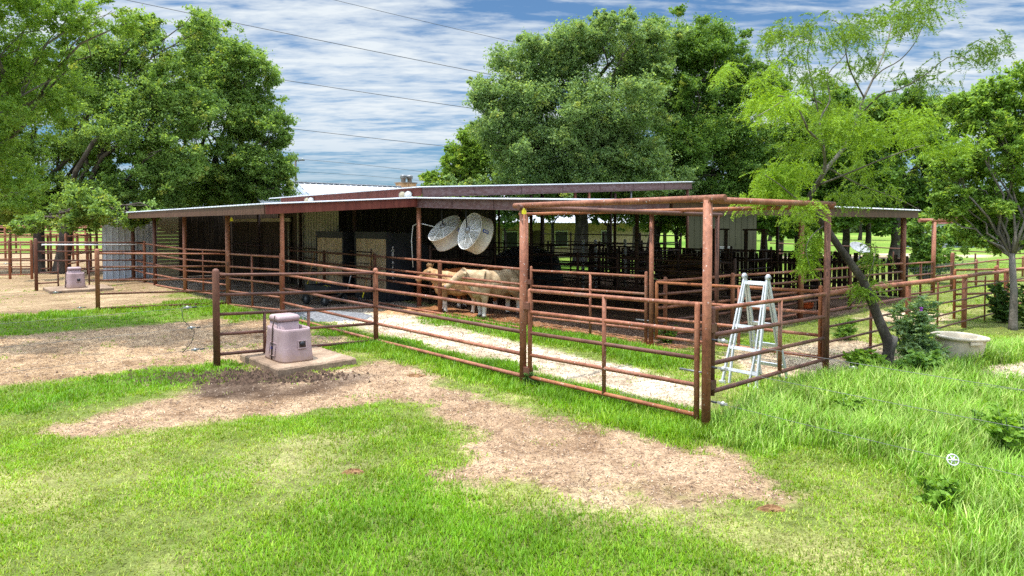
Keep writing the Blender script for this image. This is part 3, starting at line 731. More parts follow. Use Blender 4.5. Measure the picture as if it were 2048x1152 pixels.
# electric fence wires with strainers
def ewire(label, p0, p1, sag, strain=None, disc=None, tail=False):
    loc = V(p0); t = thing('electric_wire', label, 'wire', loc)
    pts = [V(p0).lerp(V(p1), i / 14) - UP * (sag * 4 * (i / 14) * (1 - i / 14)) for i in range(15)]
    MB().path(pts, .0026, 5).part('strand', WIRED, t)
    d = (V(p1) - V(p0)).normalized()
    if strain is not None:
        c = V(p0) + d * strain
        MB().lathe([(0, -.04), (.013, -.036), (.014, .036), (0, .04)], Matrix.Translation(c - d * .12) @ d.to_track_quat('Z', 'Y').to_matrix().to_4x4(), 10).part('insulator', BLACK, t)
        mb = MB(); M = Matrix.Translation(c) @ d.to_track_quat('X', 'Z').to_matrix().to_4x4()
        mb.lathe([(.0, -.014), (.03, -.014), (.03, -.01), (.016, -.007), (.016, .007), (.03, .01), (.03, .014), (0, .014)], M @ Matrix.Rotation(R(90), 4, 'X'), 14)
        mb.beam(c - d * .07 + UP * .005, c + d * .07 + UP * .005, .012, .03); mb.part('strainer', WIREG, t)
        if tail:
            q = c + d * .1
            MB().path([q, q + V((.03, 0, -.22)), q + V((.22, .02, -.42)), q + V((.16, .02, -.62)), q + V((.0, 0, -.8))], .006, 5).part('lead', BLACK, t)
    if disc is not None:
        c = pts[0].lerp(pts[-1], disc)
        c.z = min(pts, key=lambda q: (q - c).length).z
        M = Matrix.Translation(c) @ V((-c.x * .25, -c.y, CAMH - c.z)).to_track_quat('Z', 'Y').to_matrix().to_4x4()
        mb = MB()
        mb.lathe([(.045, -.004), (.052, -.012), (.058, 0), (.052, .012), (.045, .004)], M, 20)
        for k in range(3):
            u = M.to_3x3() @ V((math.cos(k * 1.047), math.sin(k * 1.047), 0)) * .048
            mb.tube(c - u, c + u, .006, n=6)
        mb.lathe([(0, -.012), (.014, -.012), (.014, .012), (0, .012)], M, 10)
        mb.part('spoked_strainer', WHITEP, t)
for z, sg, st, nm, tl in ((1.13, .03, .42, 'upper electric wire with a hanging strainer left of the nearest cross fence', True), (.76, .02, .36, 'middle electric wire with a bright strainer left of the nearest cross fence', False), (.36, .01, .3, 'lowest electric wire left of the nearest cross fence', False)):
    ewire(nm, e0W1 + V((-.06, -.03, z)), e0W1 - DB * 9 + UP * (z - .02), sg, st, tail=tl)
for z, st, nm in ((.62, 1.0, 'upper electric wire leaving the end post of the plain middle cross fence'), (.12, .4, 'lower electric wire at the foot of the plain middle cross fence')):
    ewire(nm, e0W2 + V((-.06, -.03, z)), e0W2 - DB * 10 + UP * z, .02, st)
for z, st, nm in ((1.1, .9, 'electric wire with strainer leaving the farthest waterer fence'),):
    ewire(nm, e0W3 + V((-.06, -.03, z)), e0W3 - DB * 8 + UP * z, .03, st)
for z, st, dc, nm in ((1.15, .16, None, 'topmost galvanised wire leaving the corner post over the tall grass'), (.80, .16, None, 'middle galvanised wire leaving the corner post into the tall grass'), (.36, .16, .36, 'lowest galvanised wire with a white spoked disc in the tall grass')):
    ewire(nm, pP0 + V((.05, -.05, z)), pP0 - DA * 7.5 + UP * (z - .04), .03, st, dc)
q = pP0b + V((.05, -.05, .15))
ewire('sagging wire from the foot of the right frame post to the right edge', q, V((9.6, 6.8, .45)), .05, .4)
# ------------------------------------------------------------------ barn
def ribbed(p0, U, Vv, N, spacing=.3, rh=.028, rw=.06, base=.015, mb=None):
    mb = mb or MB(); p0 = V(p0); N = N.normalized(); u = U.normalized()
    q = [p0, p0 + U, p0 + U + Vv, p0 + Vv]
    mb.add(q + [x - N * base for x in q], [(0, 1, 2, 3), (7, 6, 5, 4), (0, 4, 5, 1), (1, 5, 6, 2), (2, 6, 7, 3), (3, 7, 4, 0)])
    n = int(U.length / spacing)
    for i in range(n + 1):
        c = p0 + u * (U.length * (i + .5) / (n + 1))
        a, b, c2, d = c - u * rw * .5, c - u * rw * .28 + N * rh, c + u * rw * .28 + N * rh, c + u * rw * .5
        mb.prism([a - N * .002, d - N * .002, c2, b], Vv)
    return mb
def channel(mb, p0, p1, h, out, w=.07, t=.012):
    p0, p1 = V(p0), V(p1); out = V(out).normalized()
    mb.beam(p0, p1, t, h)
    for s in (1, -1):
        o = out * (w / 2 + t / 2) + UP * s * (h / 2 - t / 2)
        mb.beam(p0 + o, p1 + o, w, t)
    d = (p1 - p0); n = max(2, int(d.length / 1.9))
    for i in range(1, n):
        q = p0 + d * (i / n) + out * (w / 2 - .004); mb.box(q, (t, .02, h - 3 * t), Matrix.Rotation(math.atan2(d.y, d.x), 4, 'Z'))
    return mb
barn = thing('barn', 'long low open sided cattle barn with red and brown steel fascias and metal roofs', 'barn', W(13.4, 4.5))
ribbed(W(13.25, -.55, 3.17), DA * 18.6, DB * 5.15 + UP * .31, UP, .3).part('lean_to_roof', GALV, barn)
ribbed(W(3.62, 4.25, 3.11), DB * 14.7, DA * 9.75 + UP * .35, UP, .3).part('lean_to_roof', GALV, barn)
ribbed(W(13.22, 4.32, 3.80), DA * 12.4, DB * 15.1 + UP * .80, UP, .3).part('main_roof', GALV, barn)
MB().beam(W(13.42, -.50, 3.02), W(31.8, -.50, 3.02), .05, .25).part('fascia', FASC_BRN, barn)
MB().beam(W(13.34, -.52, 3.03), W(13.34, 4.36, 3.325), .06, .28).part('fascia', FASC_RED, barn)
MB().beam(W(3.72, 4.42, 2.97), W(3.72, 18.8, 2.97), .06, .25).part('fascia', FASC_BRN, barn)
channel(MB(), W(3.72, 4.33, 2.955), W(13.38, 4.33, 3.30), .28, -DB).part('fascia', CHAN, barn)
MB().beam(W(13.30, 4.44, 3.655), W(24.4, 4.44, 3.655), .06, .27).part('fascia', FASC_RED, barn)
channel(MB(), W(13.30, 4.50, 3.63), W(13.30, 19.3, 4.41), .30, -DA).part('fascia', CHAN, barn)
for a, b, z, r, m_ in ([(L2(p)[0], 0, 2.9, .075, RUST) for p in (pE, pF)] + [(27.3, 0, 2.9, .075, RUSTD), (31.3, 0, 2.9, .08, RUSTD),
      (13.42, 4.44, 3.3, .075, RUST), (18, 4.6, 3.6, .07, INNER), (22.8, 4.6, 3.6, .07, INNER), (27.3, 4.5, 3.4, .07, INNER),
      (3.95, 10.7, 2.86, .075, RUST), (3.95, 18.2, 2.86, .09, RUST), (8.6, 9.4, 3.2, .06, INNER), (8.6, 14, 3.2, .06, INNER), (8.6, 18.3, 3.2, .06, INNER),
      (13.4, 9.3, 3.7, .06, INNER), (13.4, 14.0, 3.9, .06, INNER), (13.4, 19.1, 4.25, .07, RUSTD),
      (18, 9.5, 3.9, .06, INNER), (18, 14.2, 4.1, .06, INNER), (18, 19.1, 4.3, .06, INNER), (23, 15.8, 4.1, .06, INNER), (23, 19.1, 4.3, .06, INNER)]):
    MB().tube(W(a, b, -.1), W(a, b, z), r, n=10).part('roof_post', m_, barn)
for px in (1150, 1178):
    b = b_of(px, 13.4, 385); MB().tube(W(13.4, b, 3.3), W(13.4, b, 3.55 + (b - 4.5) * .052), .055, n=8).part('roof_strut', RUST, barn)
b = b_of(1262, 13.4, 385); MB().tube(W(13.4, b, 3.3), W(13.4, b, 3.55 + (b - 4.5) * .052), .045, n=8).part('roof_strut', STEELG, barn)
# purlins under the lean-to roofs
mb = MB()
for k in range(1, 5): mb.beam(W(13.5, -.5 + k, 3.07 + k * .062), W(31.6, -.5 + k, 3.07 + k * .062), .05, .12)
mb.part('purlins', INNER, barn)
mb = MB()
for k in range(1, 8): mb.beam(W(3.9 + k * 1.2, 4.6, 3.02 + k * .043), W(3.9 + k * 1.2, 18.7, 3.02 + k * .043), .05, .12)
mb.part('purlins', INNER, barn)
# walls
ribbed(W(32.0, -1.15, -.05), DB * 2.35, UP * 3.2, -DA, .28, .03).part('end_wall', SIDEW, barn)
mb = MB()
for i in range(18): mb.box(W(32.02, 1.72, .08 + i * .175), (1.06, .03, .165), Matrix.Rotation(math.atan2(BY, BX), 4, 'Z') @ Matrix.Rotation(R(6), 4, 'X'))
mb.part('lap_siding', LAP, barn)
ribbed(W(32.0, 2.2, -.05), DB * 2.6, UP * 3.2, -DA, .28).part('end_wall', DARKW, barn)
ribbed(W(32.0, 4.75, -.05), -DA * 8.5, UP * 3.3, -DB, .22, .02).part('back_wall', DARKW, barn)
ribbed(W(23.5, 4.75, -.05), -DA * 3.9, UP * 3.3, -DB, .26, .03).part('back_wall', SIDET, barn)
ribbed(W(23.25, 5.0, -.05), DB * 10.8, UP * 3.8, -DA, .3, .02).part('back_wall', DARKW, barn)
a0, a1 = a_of(580, 4.6, 440), a_of(463, 4.6, 440)
MB().beam(W(a0, 4.62, 2.83), W(a1, 4.62, 2.83), .06, .16).part('door_track', LAP, barn)
d_ = ribbed(W(a0 + .1, 4.66, .05), DA * (a1 - a0 - .4), UP * 2.68, -DB, .3, .015).part('sliding_door', DARKW, barn)
MB().tube(W(a0 + .12, 4.58, .2), W(a0 + .12, 4.58, 2.7), .035, n=6).part('handle', SIDET, d_)

# floodlights on the red fascia
def flood(label, px, py, a):
    p = W(a, 4.38, zY(py, W(a, 4.38).y)); t = thing('floodlight', label, 'light', p, 0, 'floodlights on the red fascia')
    MB().box(p, (.1, .1, .1)).part('bracket', WHITEP, t)
    for s in (-1, 1):
        c = p + DA * (-s * .17) + V((0, -.12, 0)); d = V((.15 * s, -1, .1)).normalized()
        h = MB().lathe([(.02, -.14), (.06, -.12), (.115, .02), (.12, .04)], Matrix.Translation(c) @ d.to_track_quat('Z', 'Y').to_matrix().to_4x4(), 18).part('lamp_head', WHITEP, t)
        MB().lathe([(.112, .03), (.08, .045), (0, .05)], Matrix.Translation(c) @ d.to_track_quat('Z', 'Y').to_matrix().to_4x4(), 18).part('lens', LAP if s < 0 else WHITEP, h)
flood('white twin floodlight near the corner of the upper red fascia', 813, 390, a_of(812, 4.38, 390))
flood('white floodlight farther along the red fascia, half hidden by the lower roof', 620, 401, a_of(620, 4.38, 400))

# pens inside the barn
def pen(label, p0, p1, zs, n, **k):
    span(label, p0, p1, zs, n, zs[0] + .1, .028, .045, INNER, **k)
pen('dark pen fence running deep inside the barn, behind the cattle', W(4.6, 8.4), W(13, 8.4), (1.6, 1.3, 1.0, .7, .4), 4)
pen('dark pen fence in the middle of the barn', W(4.6, 13.2), W(22.5, 13.2), (1.75, 1.4, 1.05, .7, .35), 7)
pen('dark cross fence in the barn below the taller roof', W(13.6, 5.0), W(13.6, 18.8), (1.8, 1.45, 1.1, .75, .4), 6)
pen('dark cross fence in the barn nearer the right eave', W(8.7, 8.6), W(8.7, 18), (1.6, 1.25, .9, .55), 4)
pen('tall dark panel fence at the far open side of the barn', W(13.6, 18.9), W(23, 18.9), (2.1, 1.7, 1.3, .9, .5), 5)
pen('dark rails along the wall under the left lean-to', W(16, 4.2), W(31, 4.2), (1.65, 1.25, .85, .45), 6)
fw = [at(px, 500, 27.5) for px in (1166, 1194, 1258, 1288)]
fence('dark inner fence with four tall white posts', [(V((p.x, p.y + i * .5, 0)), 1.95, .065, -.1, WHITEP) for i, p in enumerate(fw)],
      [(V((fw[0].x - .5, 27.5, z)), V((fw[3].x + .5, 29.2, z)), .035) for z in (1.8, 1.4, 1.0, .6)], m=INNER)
def portal(label, px, px2, py, Y):
    p, q = at(px, py, Y), at(px2, py, Y); t = thing('headgate', label, 'headgate', (p.x, p.y, 0), 0, 'dark headgate frames')
    for e in (p, q): MB().beam(V((e.x, e.y, -.05)), V((e.x, e.y, p.z)), .12, .12, up=V((0, 1, 0))).part('post', INNER, t)
    MB().beam(p + UP * .03 - V((.12, 0, 0)), q + UP * .03 + V((.12, 0, 0)), .14, .07).part('lintel', INNER, t)
portal('dark steel headgate frame left of the hanging mesquite foliage', 1492, 1527, 461, 27.2)
portal('dark steel headgate frame in front of the tan shed', 1428, 1452, 460, 29)
# patterned bundle and covered heap
p = at(1375, 540, 25.5); p.z = 0
t = thing('wrapped_bale', 'large bale in brown and tan patterned wrap, in the shade behind the inner gate', 'bale', p)
MB().lathe([(0, .02), (.8, .04), (1.0, .3), (1.0, 1.0), (.9, 1.25), (.5, 1.4), (0, 1.42)], Matrix.Translation(p), 28, .95, .7, power=3.2).part('wrap', BALE, t)
MB().path([p + V((-.6, -.72, .95)), p + V((0, -.73, .98)), p + V((.6, -.72, .95))], .02, 6).part('strap', BLACK, t)
p = at(1052, 560, 26.5); p.z = 0
t = thing('covered_heap', 'black tarpaulin heap with a peaked top deep in the barn', 'heap', p)
MB().lathe([(1.0, 0), (.96, .7), (.85, 1.35), (.55, 1.62), (.2, 1.78), (0, 1.8)], Matrix.Translation(p), 20, 1.5, 1.0, power=2.6).part('tarpaulin', BLACK, t)
MB().path([p + V((-1.46, -.7, .5)), p + V((-.6, -1.0, .52)), p + V((.6, -1.0, .5)), p + V((1.46, -.6, .5))], .02, 6).part('rope', WIRE, t)

# plank windbreak on the far side
t = thing('plank_windbreak', 'dark windbreak of uneven upright boards along the far side of the barn', 'fence', W(3.9, 18.5))
mb = MB(); a = 3.9; rr = random.Random(3)
while a < 19:
    w = rr.uniform(.11, .17); h = 1.42 + rr.uniform(-.07, .13); tl = rr.uniform(-.045, .045)
    c = W(a + w / 2, 18.55 + rr.uniform(-.012, .012))
    M = Matrix.Rotation(math.atan2(AY, AX), 4, 'Z') @ Matrix.Rotation(tl, 4, 'Y')
    mb.box(c + UP * (h / 2 + .05), (w, .028, h), M); a += w + rr.choice((.015, .02, .03, .05, .08))
mb.part('boards', DARKW, t)
for z in (1.2, .45): MB().beam(W(3.9, 18.49, z), W(19, 18.49, z), .06, .09).part('rail', INNER, t)
for a in np.arange(4, 19.1, 2.5): MB().tube(W(a, 18.62, -.1), W(a, 18.62, 1.5), .05, n=8).part('post', INNER, t)

# ------------------------------------------------------------------ ranch house, shed and far house
t = thing('ranch_house', 'long tan stone ranch house with a white ribbed metal roof behind the barn', 'house', W(38, 24))
sl = math.hypot(5, 2.6)
ribbed(W(32.6, 7.5, 2.78), DB * 35.5, DA * 5.4 + UP * 2.62, (UP * 5.4 - DA * 2.62), .42, .04, .09).part('roof', GALVW, t)
ribbed(W(43.4, 7.5, 2.78), DB * 35.5, -DA * 5.4 + UP * 2.62, (UP * 5.4 + DA * 2.62), .42, .04, .09).part('roof', GALVW, t)
MB().beam(W(38, 7.4, 5.43), W(38, 43.1, 5.43), .35, .06).part('ridge_cap', GALVW, t)
mb = MB()
for p0_, p1_ in ((W(33.6, 8), W(33.6, 42.5)), (W(42.4, 8), W(42.4, 42.5)), (W(33.75, 8.1), W(42.3, 8.1)), (W(33.75, 42.4), W(42.3, 42.4))):
    mb.beam(p0_ + UP * 1.45, p1_ + UP * 1.45, .3, 3.0)
for b in (8.1, 42.4): mb.prism([W(33.8, b, 2.95), W(42.2, b, 2.95), W(38, b, 5.25)], DB * .2)
mb.part('wall', WALLST, t)
for b in (20.5, 25.6, 31, 36.5):
    f_ = MB().box(W(33.42, b, 1.5), (1.5, .08, 1.3), Matrix.Rotation(math.atan2(BY, BX), 4, 'Z')).part('window', WHITEP, t)
    MB().box(W(33.36, b, 1.5), (1.3, .05, 1.1), Matrix.Rotation(math.atan2(BY, BX), 4, 'Z')).part('pane', BLACK, f_)
MB().box(W(33.40, 28.4, 1.05), (1.0, .08, 2.1), Matrix.Rotation(math.atan2(BY, BX), 4, 'Z')).part('door', DARKW, t)
bc = b_of(812, 38.2, 380); pc = W(38.2, bc); zt = zY(367, pc.y)
ch = MB().box(pc + UP * (zt / 2 + 1.6), (1.25, .9, zt - 3.2), Matrix.Rotation(math.atan2(BY, BX), 4, 'Z'))
ch = ch.part('chimney', STONE, t)
MB().box(pc + UP * (zt + .03), (1.36, 1.0, .08), Matrix.Rotation(math.atan2(BY, BX), 4, 'Z')).part('cap', CONC, ch)
for s in (-.22, .32):
    q = pc + DB * s + UP * (zt + .07)
    MB().lathe([(.17, 0), (.17, .28), (.24, .29), (.24, .5), (.2, .55), (0, .56)], Matrix.Translation(q), 14).part('flue', STEELG, ch)
p0_, p1_ = at(1372, 500, 40), at(1513, 500, 40)
t = thing('metal_shed', 'olive tan ribbed metal shed seen through the right half of the barn', 'shed', (p0_.x, 40, 0))
Ux = V((p1_.x - p0_.x, 0, 0))
ribbed(V((p0_.x, 40, -.1)), Ux, UP * 3.6, V((0, -1, 0)), .35, .04, .08).part('wall', SIDEO, t)
ribbed(V((p1_.x, 40, -.1)), V((0, 6, 0)), UP * 3.6, V((1, 0, 0)), .35, .04, .08).part('wall', SIDEO, t)
ribbed(V((p0_.x - .2, 39.7, 3.5)), Ux + V((.4, 0, 0)), V((0, 6.5, .9)), UP, .4).part('roof', GALV, t)
q = at(1447, 500, 39.2); q.z = 0
t = thing('air_conditioner', 'grey outdoor air conditioner against the tan shed', 'air conditioner', q)
MB().box(q + UP * .85, (.85, .7, 1.0)).part('cabinet', STEELG, t)
mb = MB()
for i in range(7): mb.box(q + V((0, -.36, .5 + i * .11)), (.75, .02, .03))
mb.part('grille', BLACK, t)
MB().box(q + UP * .17, (.95, .8, .34)).part('stand', CONC, t)
p = at(1890, 455, 210); p.z = 0
t = thing('farmhouse', 'distant grey house with a dark red roof across the pasture', 'house', p)
MB().box(p + UP * 1.5, (11, 8, 3.0)).part('wall', SIDEW, t)
MB().prism([p + V((-6, -4.6, 3.02)), p + V((-6, 4.6, 3.02)), p + V((-6, 0, 5.0))], V((12, 0, 0))).part('roof', FASC_RED, t)
for dx in (-3, 0.4, 3.4): MB().box(p + V((dx, -4.03, 1.7)), (1.2, .1, 1.2)).part('window', BLACK, t)
# pond
m_, nt_, b_ = nt_new('pond_water'); b_.inputs['Base Color'].default_value = (.10, .14, .15, 1); b_.inputs['Roughness'].default_value = .12
nz_ = node(nt_, 'ShaderNodeTexNoise', Scale=1.2); bp_ = node(nt_, 'ShaderNodeBump', Strength=.08); nt_.links.new(nz_.outputs['Fac'], bp_.inputs['Height']); nt_.links.new(bp_.outputs[0], b_.inputs['Normal'])
pts_ = [G(1790 + 330 * (.5 + .5 * math.cos(t_)), 490.5 + 5.5 * math.sin(t_) * (1 + .2 * math.sin(3 * t_)), .03) for t_ in np.linspace(0, 2 * math.pi, 28, endpoint=False)]
MB().add(pts_, [tuple(range(28))]).solo('water', m_, kind='structure')

# ------------------------------------------------------------------ barrel fans
def fan(label, c, nrm, rad, dep, ztop):
    n_ = V(nrm).normalized(); t = thing('barrel_fan', label, 'fan', c, 0, 'barrel fans under the barn roof')
    M = Matrix.Translation(c) @ n_.to_track_quat('Z', 'Y').to_matrix().to_4x4()
    MB().lathe([(rad, .0), (rad * 1.015, .012), (rad * 1.02, 0), (rad * 1.02, -.03), (rad, -.04), (rad, -dep + .04), (rad * 1.02, -dep + .03), (rad * 1.02, -dep),
                (rad * .98, -dep), (rad * .975, -.02), (rad * .98, 0), (rad, 0)], M, 40).part('drum', FANW, t)
    def grille(z, k=19, dome=.06):
        mb = MB()
        for i in range(2, k):
            rr_ = rad * .975 * i / k; zz = z + dome * (1 - (i / k) ** 2)
            mb.path([M @ V((rr_ * math.cos(x), rr_ * math.sin(x), zz)) for x in np.linspace(0, 2 * math.pi, 29)], .006, 4, cap=False)
        for i in range(8):
            x = i * math.pi / 4
            mb.path([M @ V((rad * .99 * s * math.cos(x), rad * .99 * s * math.sin(x), z + dome * (1 - s * s))) for s in (.1, .4, .7, 1)], .009, 5)
        return mb
    g_ = grille(.0).part('guard', WHITEP, t)
    grille(-dep + .02, 12, -.05).part('guard', WHITEP, t)
    MB().lathe([(0, .13), (.09, .12), (.105, .09), (.105, -.1), (.06, -.12), (0, -.12)], M, 16).part('motor', STEELG, t)
    mb = MB()
    for i in range(3):
        R_ = Matrix.Rotation(i * 2.094, 4, 'Z'); vs = []
        for s, w, tw in ((.12, .08, .6), (.5, .15, .45), (.94, .20, .3)):
            for k in (-1, 1): vs.append(M @ R_ @ V((rad * s, w * k, -dep * .5 + k * tw * w)))
        vs2 = [v + n_ * .006 for v in vs]
        mb.add(vs + vs2, [(0, 1, 3, 2), (2, 3, 5, 4), (8, 9, 7, 6), (10, 11, 9, 8), (0, 2, 8, 6), (2, 4, 10, 8), (7, 9, 3, 1), (9, 11, 5, 3), (4, 5, 11, 10), (6, 7, 1, 0)])
    mb.part('blades', FANW, t)
    q = c + n_ * .12
    MB().path([V((q.x, q.y, ztop)), q + UP * .30, q + UP * .02 - n_ * .03], .02, 8).part('hanger', BLACK, t)
    # maker's sticker on the drum, a plain blue plate with a pale bar
    rt = V((1, -.15, 0)); rt = (rt - n_ * rt.dot(n_)).normalized(); vw = V((-c.x, -c.y, 0)).normalized(); vw = (vw - n_ * vw.dot(n_)).normalized()
    o_ = (rt * .80 + vw * .62).normalized(); s_ = n_.cross(o_).normalized(); pc_ = c - n_ * dep * .42 + o_ * (rad + .006)
    M2 = Matrix((( -s_.x, n_.x, o_.x), (-s_.y, n_.y, o_.y), (-s_.z, n_.z, o_.z)))
    st = MB().box(pc_, (.085, .20, .006), M2).part('sticker', BLUE, t)
    MB().box(pc_ + o_ * .004, (.03, .15, .004), M2).part('stripe', WHITEP, st)
Yf1, Yf2 = W(12.5, 4.85).y, W(10.75, 4.85).y
fan('white barrel fan tilted steeply upward, nearer the corner roof post', at(888, 456, Yf1), (-.50, -.45, .74), .575, .46, 3.34)
fan('white barrel fan tilted less, hanging closer to the overhead pipe frame', at(939, 462, Yf2), (-.76, -.55, .34), .56, .46, 3.30)
pc0 = W(13.3, 4.5, 1.5)
MB().path([at(826, 535, 21.8), at(823, 480, 21.8), at(826, 452, 21.8), at(836, 446, 21.7), at(868, 453, 21.4)], .016, 6).solo('hose', WHITEP, 'pale hose looping from the corner roof post to the left fan', 'hose', at(826, 535, 21.8))

# ------------------------------------------------------------------ evaporative coolers
def text_mesh(body, size, M, mat_, parent, name):
    cu = bpy.data.curves.new(name, 'FONT'); cu.body = body; cu.size = size; cu.extrude = .004; cu.align_x = 'CENTER'; cu.align_y = 'CENTER'; cu.space_line = .72; cu.offset = size * .012
    o = bpy.data.objects.new('tmp_text', cu); C.objects.link(o)
    dg = bpy.context.evaluated_depsgraph_get(); me = bpy.data.meshes.new_from_object(o.evaluated_get(dg))
    bpy.data.objects.remove(o); bpy.data.curves.remove(cu)
    me.transform(M); me.transform(Matrix.Translation(-ORG[parent.name])); me.name = name
    x = bpy.data.objects.new(name, me); C.objects.link(x); x.parent = parent; me.materials.append(mat_); ORG[x.name] = ORG[parent.name]
    return x
def cooler(label, a, b, lettered):
    t = thing('evaporative_cooler', label, 'cooler', W(a, b), 0, 'evaporative coolers under the lean-to')
    Mz = Matrix.Rotation(math.atan2(BY, BX), 4, 'Z'); L_, D_, H_ = 2.25, .95, 2.35
    bx = lambda aa, bb, z, s: MB().box(W(aa, bb, z), s, Mz)
    mb = MB(); mb.box(W(a + L_ / 2, b + D_ / 2 + .06, H_ / 2), (D_, L_ - .02, H_ - .06), Mz)
    mb.box(W(a + L_ / 2, b + .05, H_ - .11), (.16, L_, .24), Mz); mb.box(W(a + L_ / 2, b + .05, .16), (.16, L_, .32), Mz)
    mb.box(W(a + .03, b + .06, H_ / 2), (.18, .07, H_ - .01), Mz); mb.box(W(a + L_ - .03, b + .06, H_ / 2), (.18, .07, H_ - .01), Mz)
    mb.prism([W(a + .1, b + D_ + .1, .5), W(a + .1, b + D_ + .1, H_ - .1), W(a + .1, b + D_ + .75, H_ - .55), W(a + .1, b + D_ + .75, .8)], DA * (L_ - .2))
    mb.part('housing', BLACK, t)
    for i in range(6):
        w = (L_ - .2) / 6
        mb = MB(); mb.box(W(a + .1 + w * (i + .5), b + .035, 1.24), (.10, w - .012, 1.82), Mz)
        for k in range(22): mb.box(W(a + .1 + w * (i + .5), b - .02, .36 + k * .083), (.02, w - .03, .03), Mz)
        mb.part('cooling_pad', PAD, t)
    if lettered:
        RM = Matrix(((BX, 0, -AX), (BY, 0, -AY), (0, 1, 0))).to_4x4()
        text_mesh('\n'.join('PORT\u00b7A\u00b7COOL'), .135, Matrix.Translation(W(a - .012, b + .19, 1.335)) @ RM, WHITEP, t, 'lettering')
    return t
cooler('black evaporative cooler with tan pads and white lettering down its corner', a_of(776, 4.2, 600), 4.2, True)
cooler('darker evaporative cooler with tan striped pads farther under the lean-to', a_of(776, 4.2, 600) + 2.75, 4.0, False)

# ------------------------------------------------------------------ cart, tools, gravel heap
p = G(650, 608); fw_ = V((-.80, .60, 0)); sd = V((.60, .80, 0))
t = thing('utility_cart', 'low black utility cart with four rubber wheels under the lean-to', 'cart', p)
Mc = Matrix.Rotation(math.atan2(fw_.y, fw_.x), 4, 'Z')
mb = MB(); mb.box(p + UP * .43, (1.25, .62, .03), Mc)
for s in (-1, 1):
    mb.box(p + sd * s * .31 + UP * .53, (1.25, .03, .22), Mc); mb.box(p + fw_ * s * .62 + UP * .53, (.03, .62, .22), Mc)
mb.part('tray', BLACK, t)
MB().beam(p - fw_ * .55 + UP * .3, p + fw_ * .55 + UP * .3, .4, .06).part('chassis', INNER, t)
for i in (-1, 1):
    MB().tube(p + fw_ * .48 * i - sd * .36 + UP * .17, p + fw_ * .48 * i + sd * .36 + UP * .17, .02).part('axle', STEELG, t)
    for j in (-1, 1):
        c = p + fw_ * .48 * i + sd * .38 * j + UP * .172
        Mw = Matrix.Translation(c) @ sd.to_track_quat('Z', 'Y').to_matrix().to_4x4()
        w_ = MB().lathe([(.10, -.05), (.15, -.055), (.172, -.03), (.172, .03), (.15, .055), (.10, .05), (.10, -.05)], Mw, 22).part('wheel', RUBBER, t)
        MB().lathe([(0, -.02), (.03, -.045), (.05, -.02), (.10, -.03), (.10, .03), (.05, .02), (.03, .045), (0, .02)], Mw, 16).part('rim', STEELG, w_)
MB().path([p - fw_ * .6 + UP * .3, p - fw_ * 1.15 + UP * .55, p - fw_ * 1.3 + UP * 1.0], .018, 6).part('handle', STEELG, t)
MB().box(p - fw_ * .2 + UP * .585, (.5, .08, .04), Mc).part('tool', YEL, t)
def tool(label, px0, y0, px1, y1, Yt, Yb, fork=True, col=None):
    a, b = at(px0, y0, Yt), at(px1, y1, Yb); t = thing('long_handled_tool', label, 'tool', (b.x, b.y, 0), 0, 'long handled tools leaning under the lean-to')
    d = (a - b).normalized()
    h = MB().path([a, b], .019, 8).part('handle', WOOD, t)
    MB().tube(b, b + d * .42, .022, n=8).part('grip', YEL, h)
    mb = MB(); x = V((.6, .8, 0))
    mb.tube(b - x * .16, b + x * .16, .014, n=6)
    for k in range(5): q = b + x * (-.16 + .08 * k); mb.path([q, q - d * .16 - V((0, .05, 0)), V((q.x, q.y - .02, max(.02, q.z - .32)))], .007, 5)
    mb.part('tines', STEELG, t)
tool('left wooden fork handle leaning near the black cart', 630, 504, 611, 585, 24.2, 23.4)
tool('steeper of the two wooden handles beside the black cart', 641, 504, 631, 585, 24.2, 23.5)
tool('wooden handle with yellow grip leaning on the lettered cooler', 746, 505, 725, 596, 23.2, 22.6)
mb = MB(); gc_ = W(13.0, .95); rr = random.Random(8)
prof = [(1, 0), (.86, .10), (.62, .22), (.35, .31), (.1, .34), (0, .34)]
mb.lathe(prof, Matrix.Translation(gc_ + UP * -.04), 40, 1.5, .95)
mb.v = [(x + .06 * math.sin(x * 9 + y * 5) * (z > 0), y + .05 * math.cos(x * 7) * (z > 0), max(-.05, z * .55 + rr.uniform(-.018, .018))) for x, y, z in mb.v]
mb.solo('gravel_heap', GRAVEL, 'low heap of grey gravel under the near corner of the lean-to', 'gravel heap', gc_)

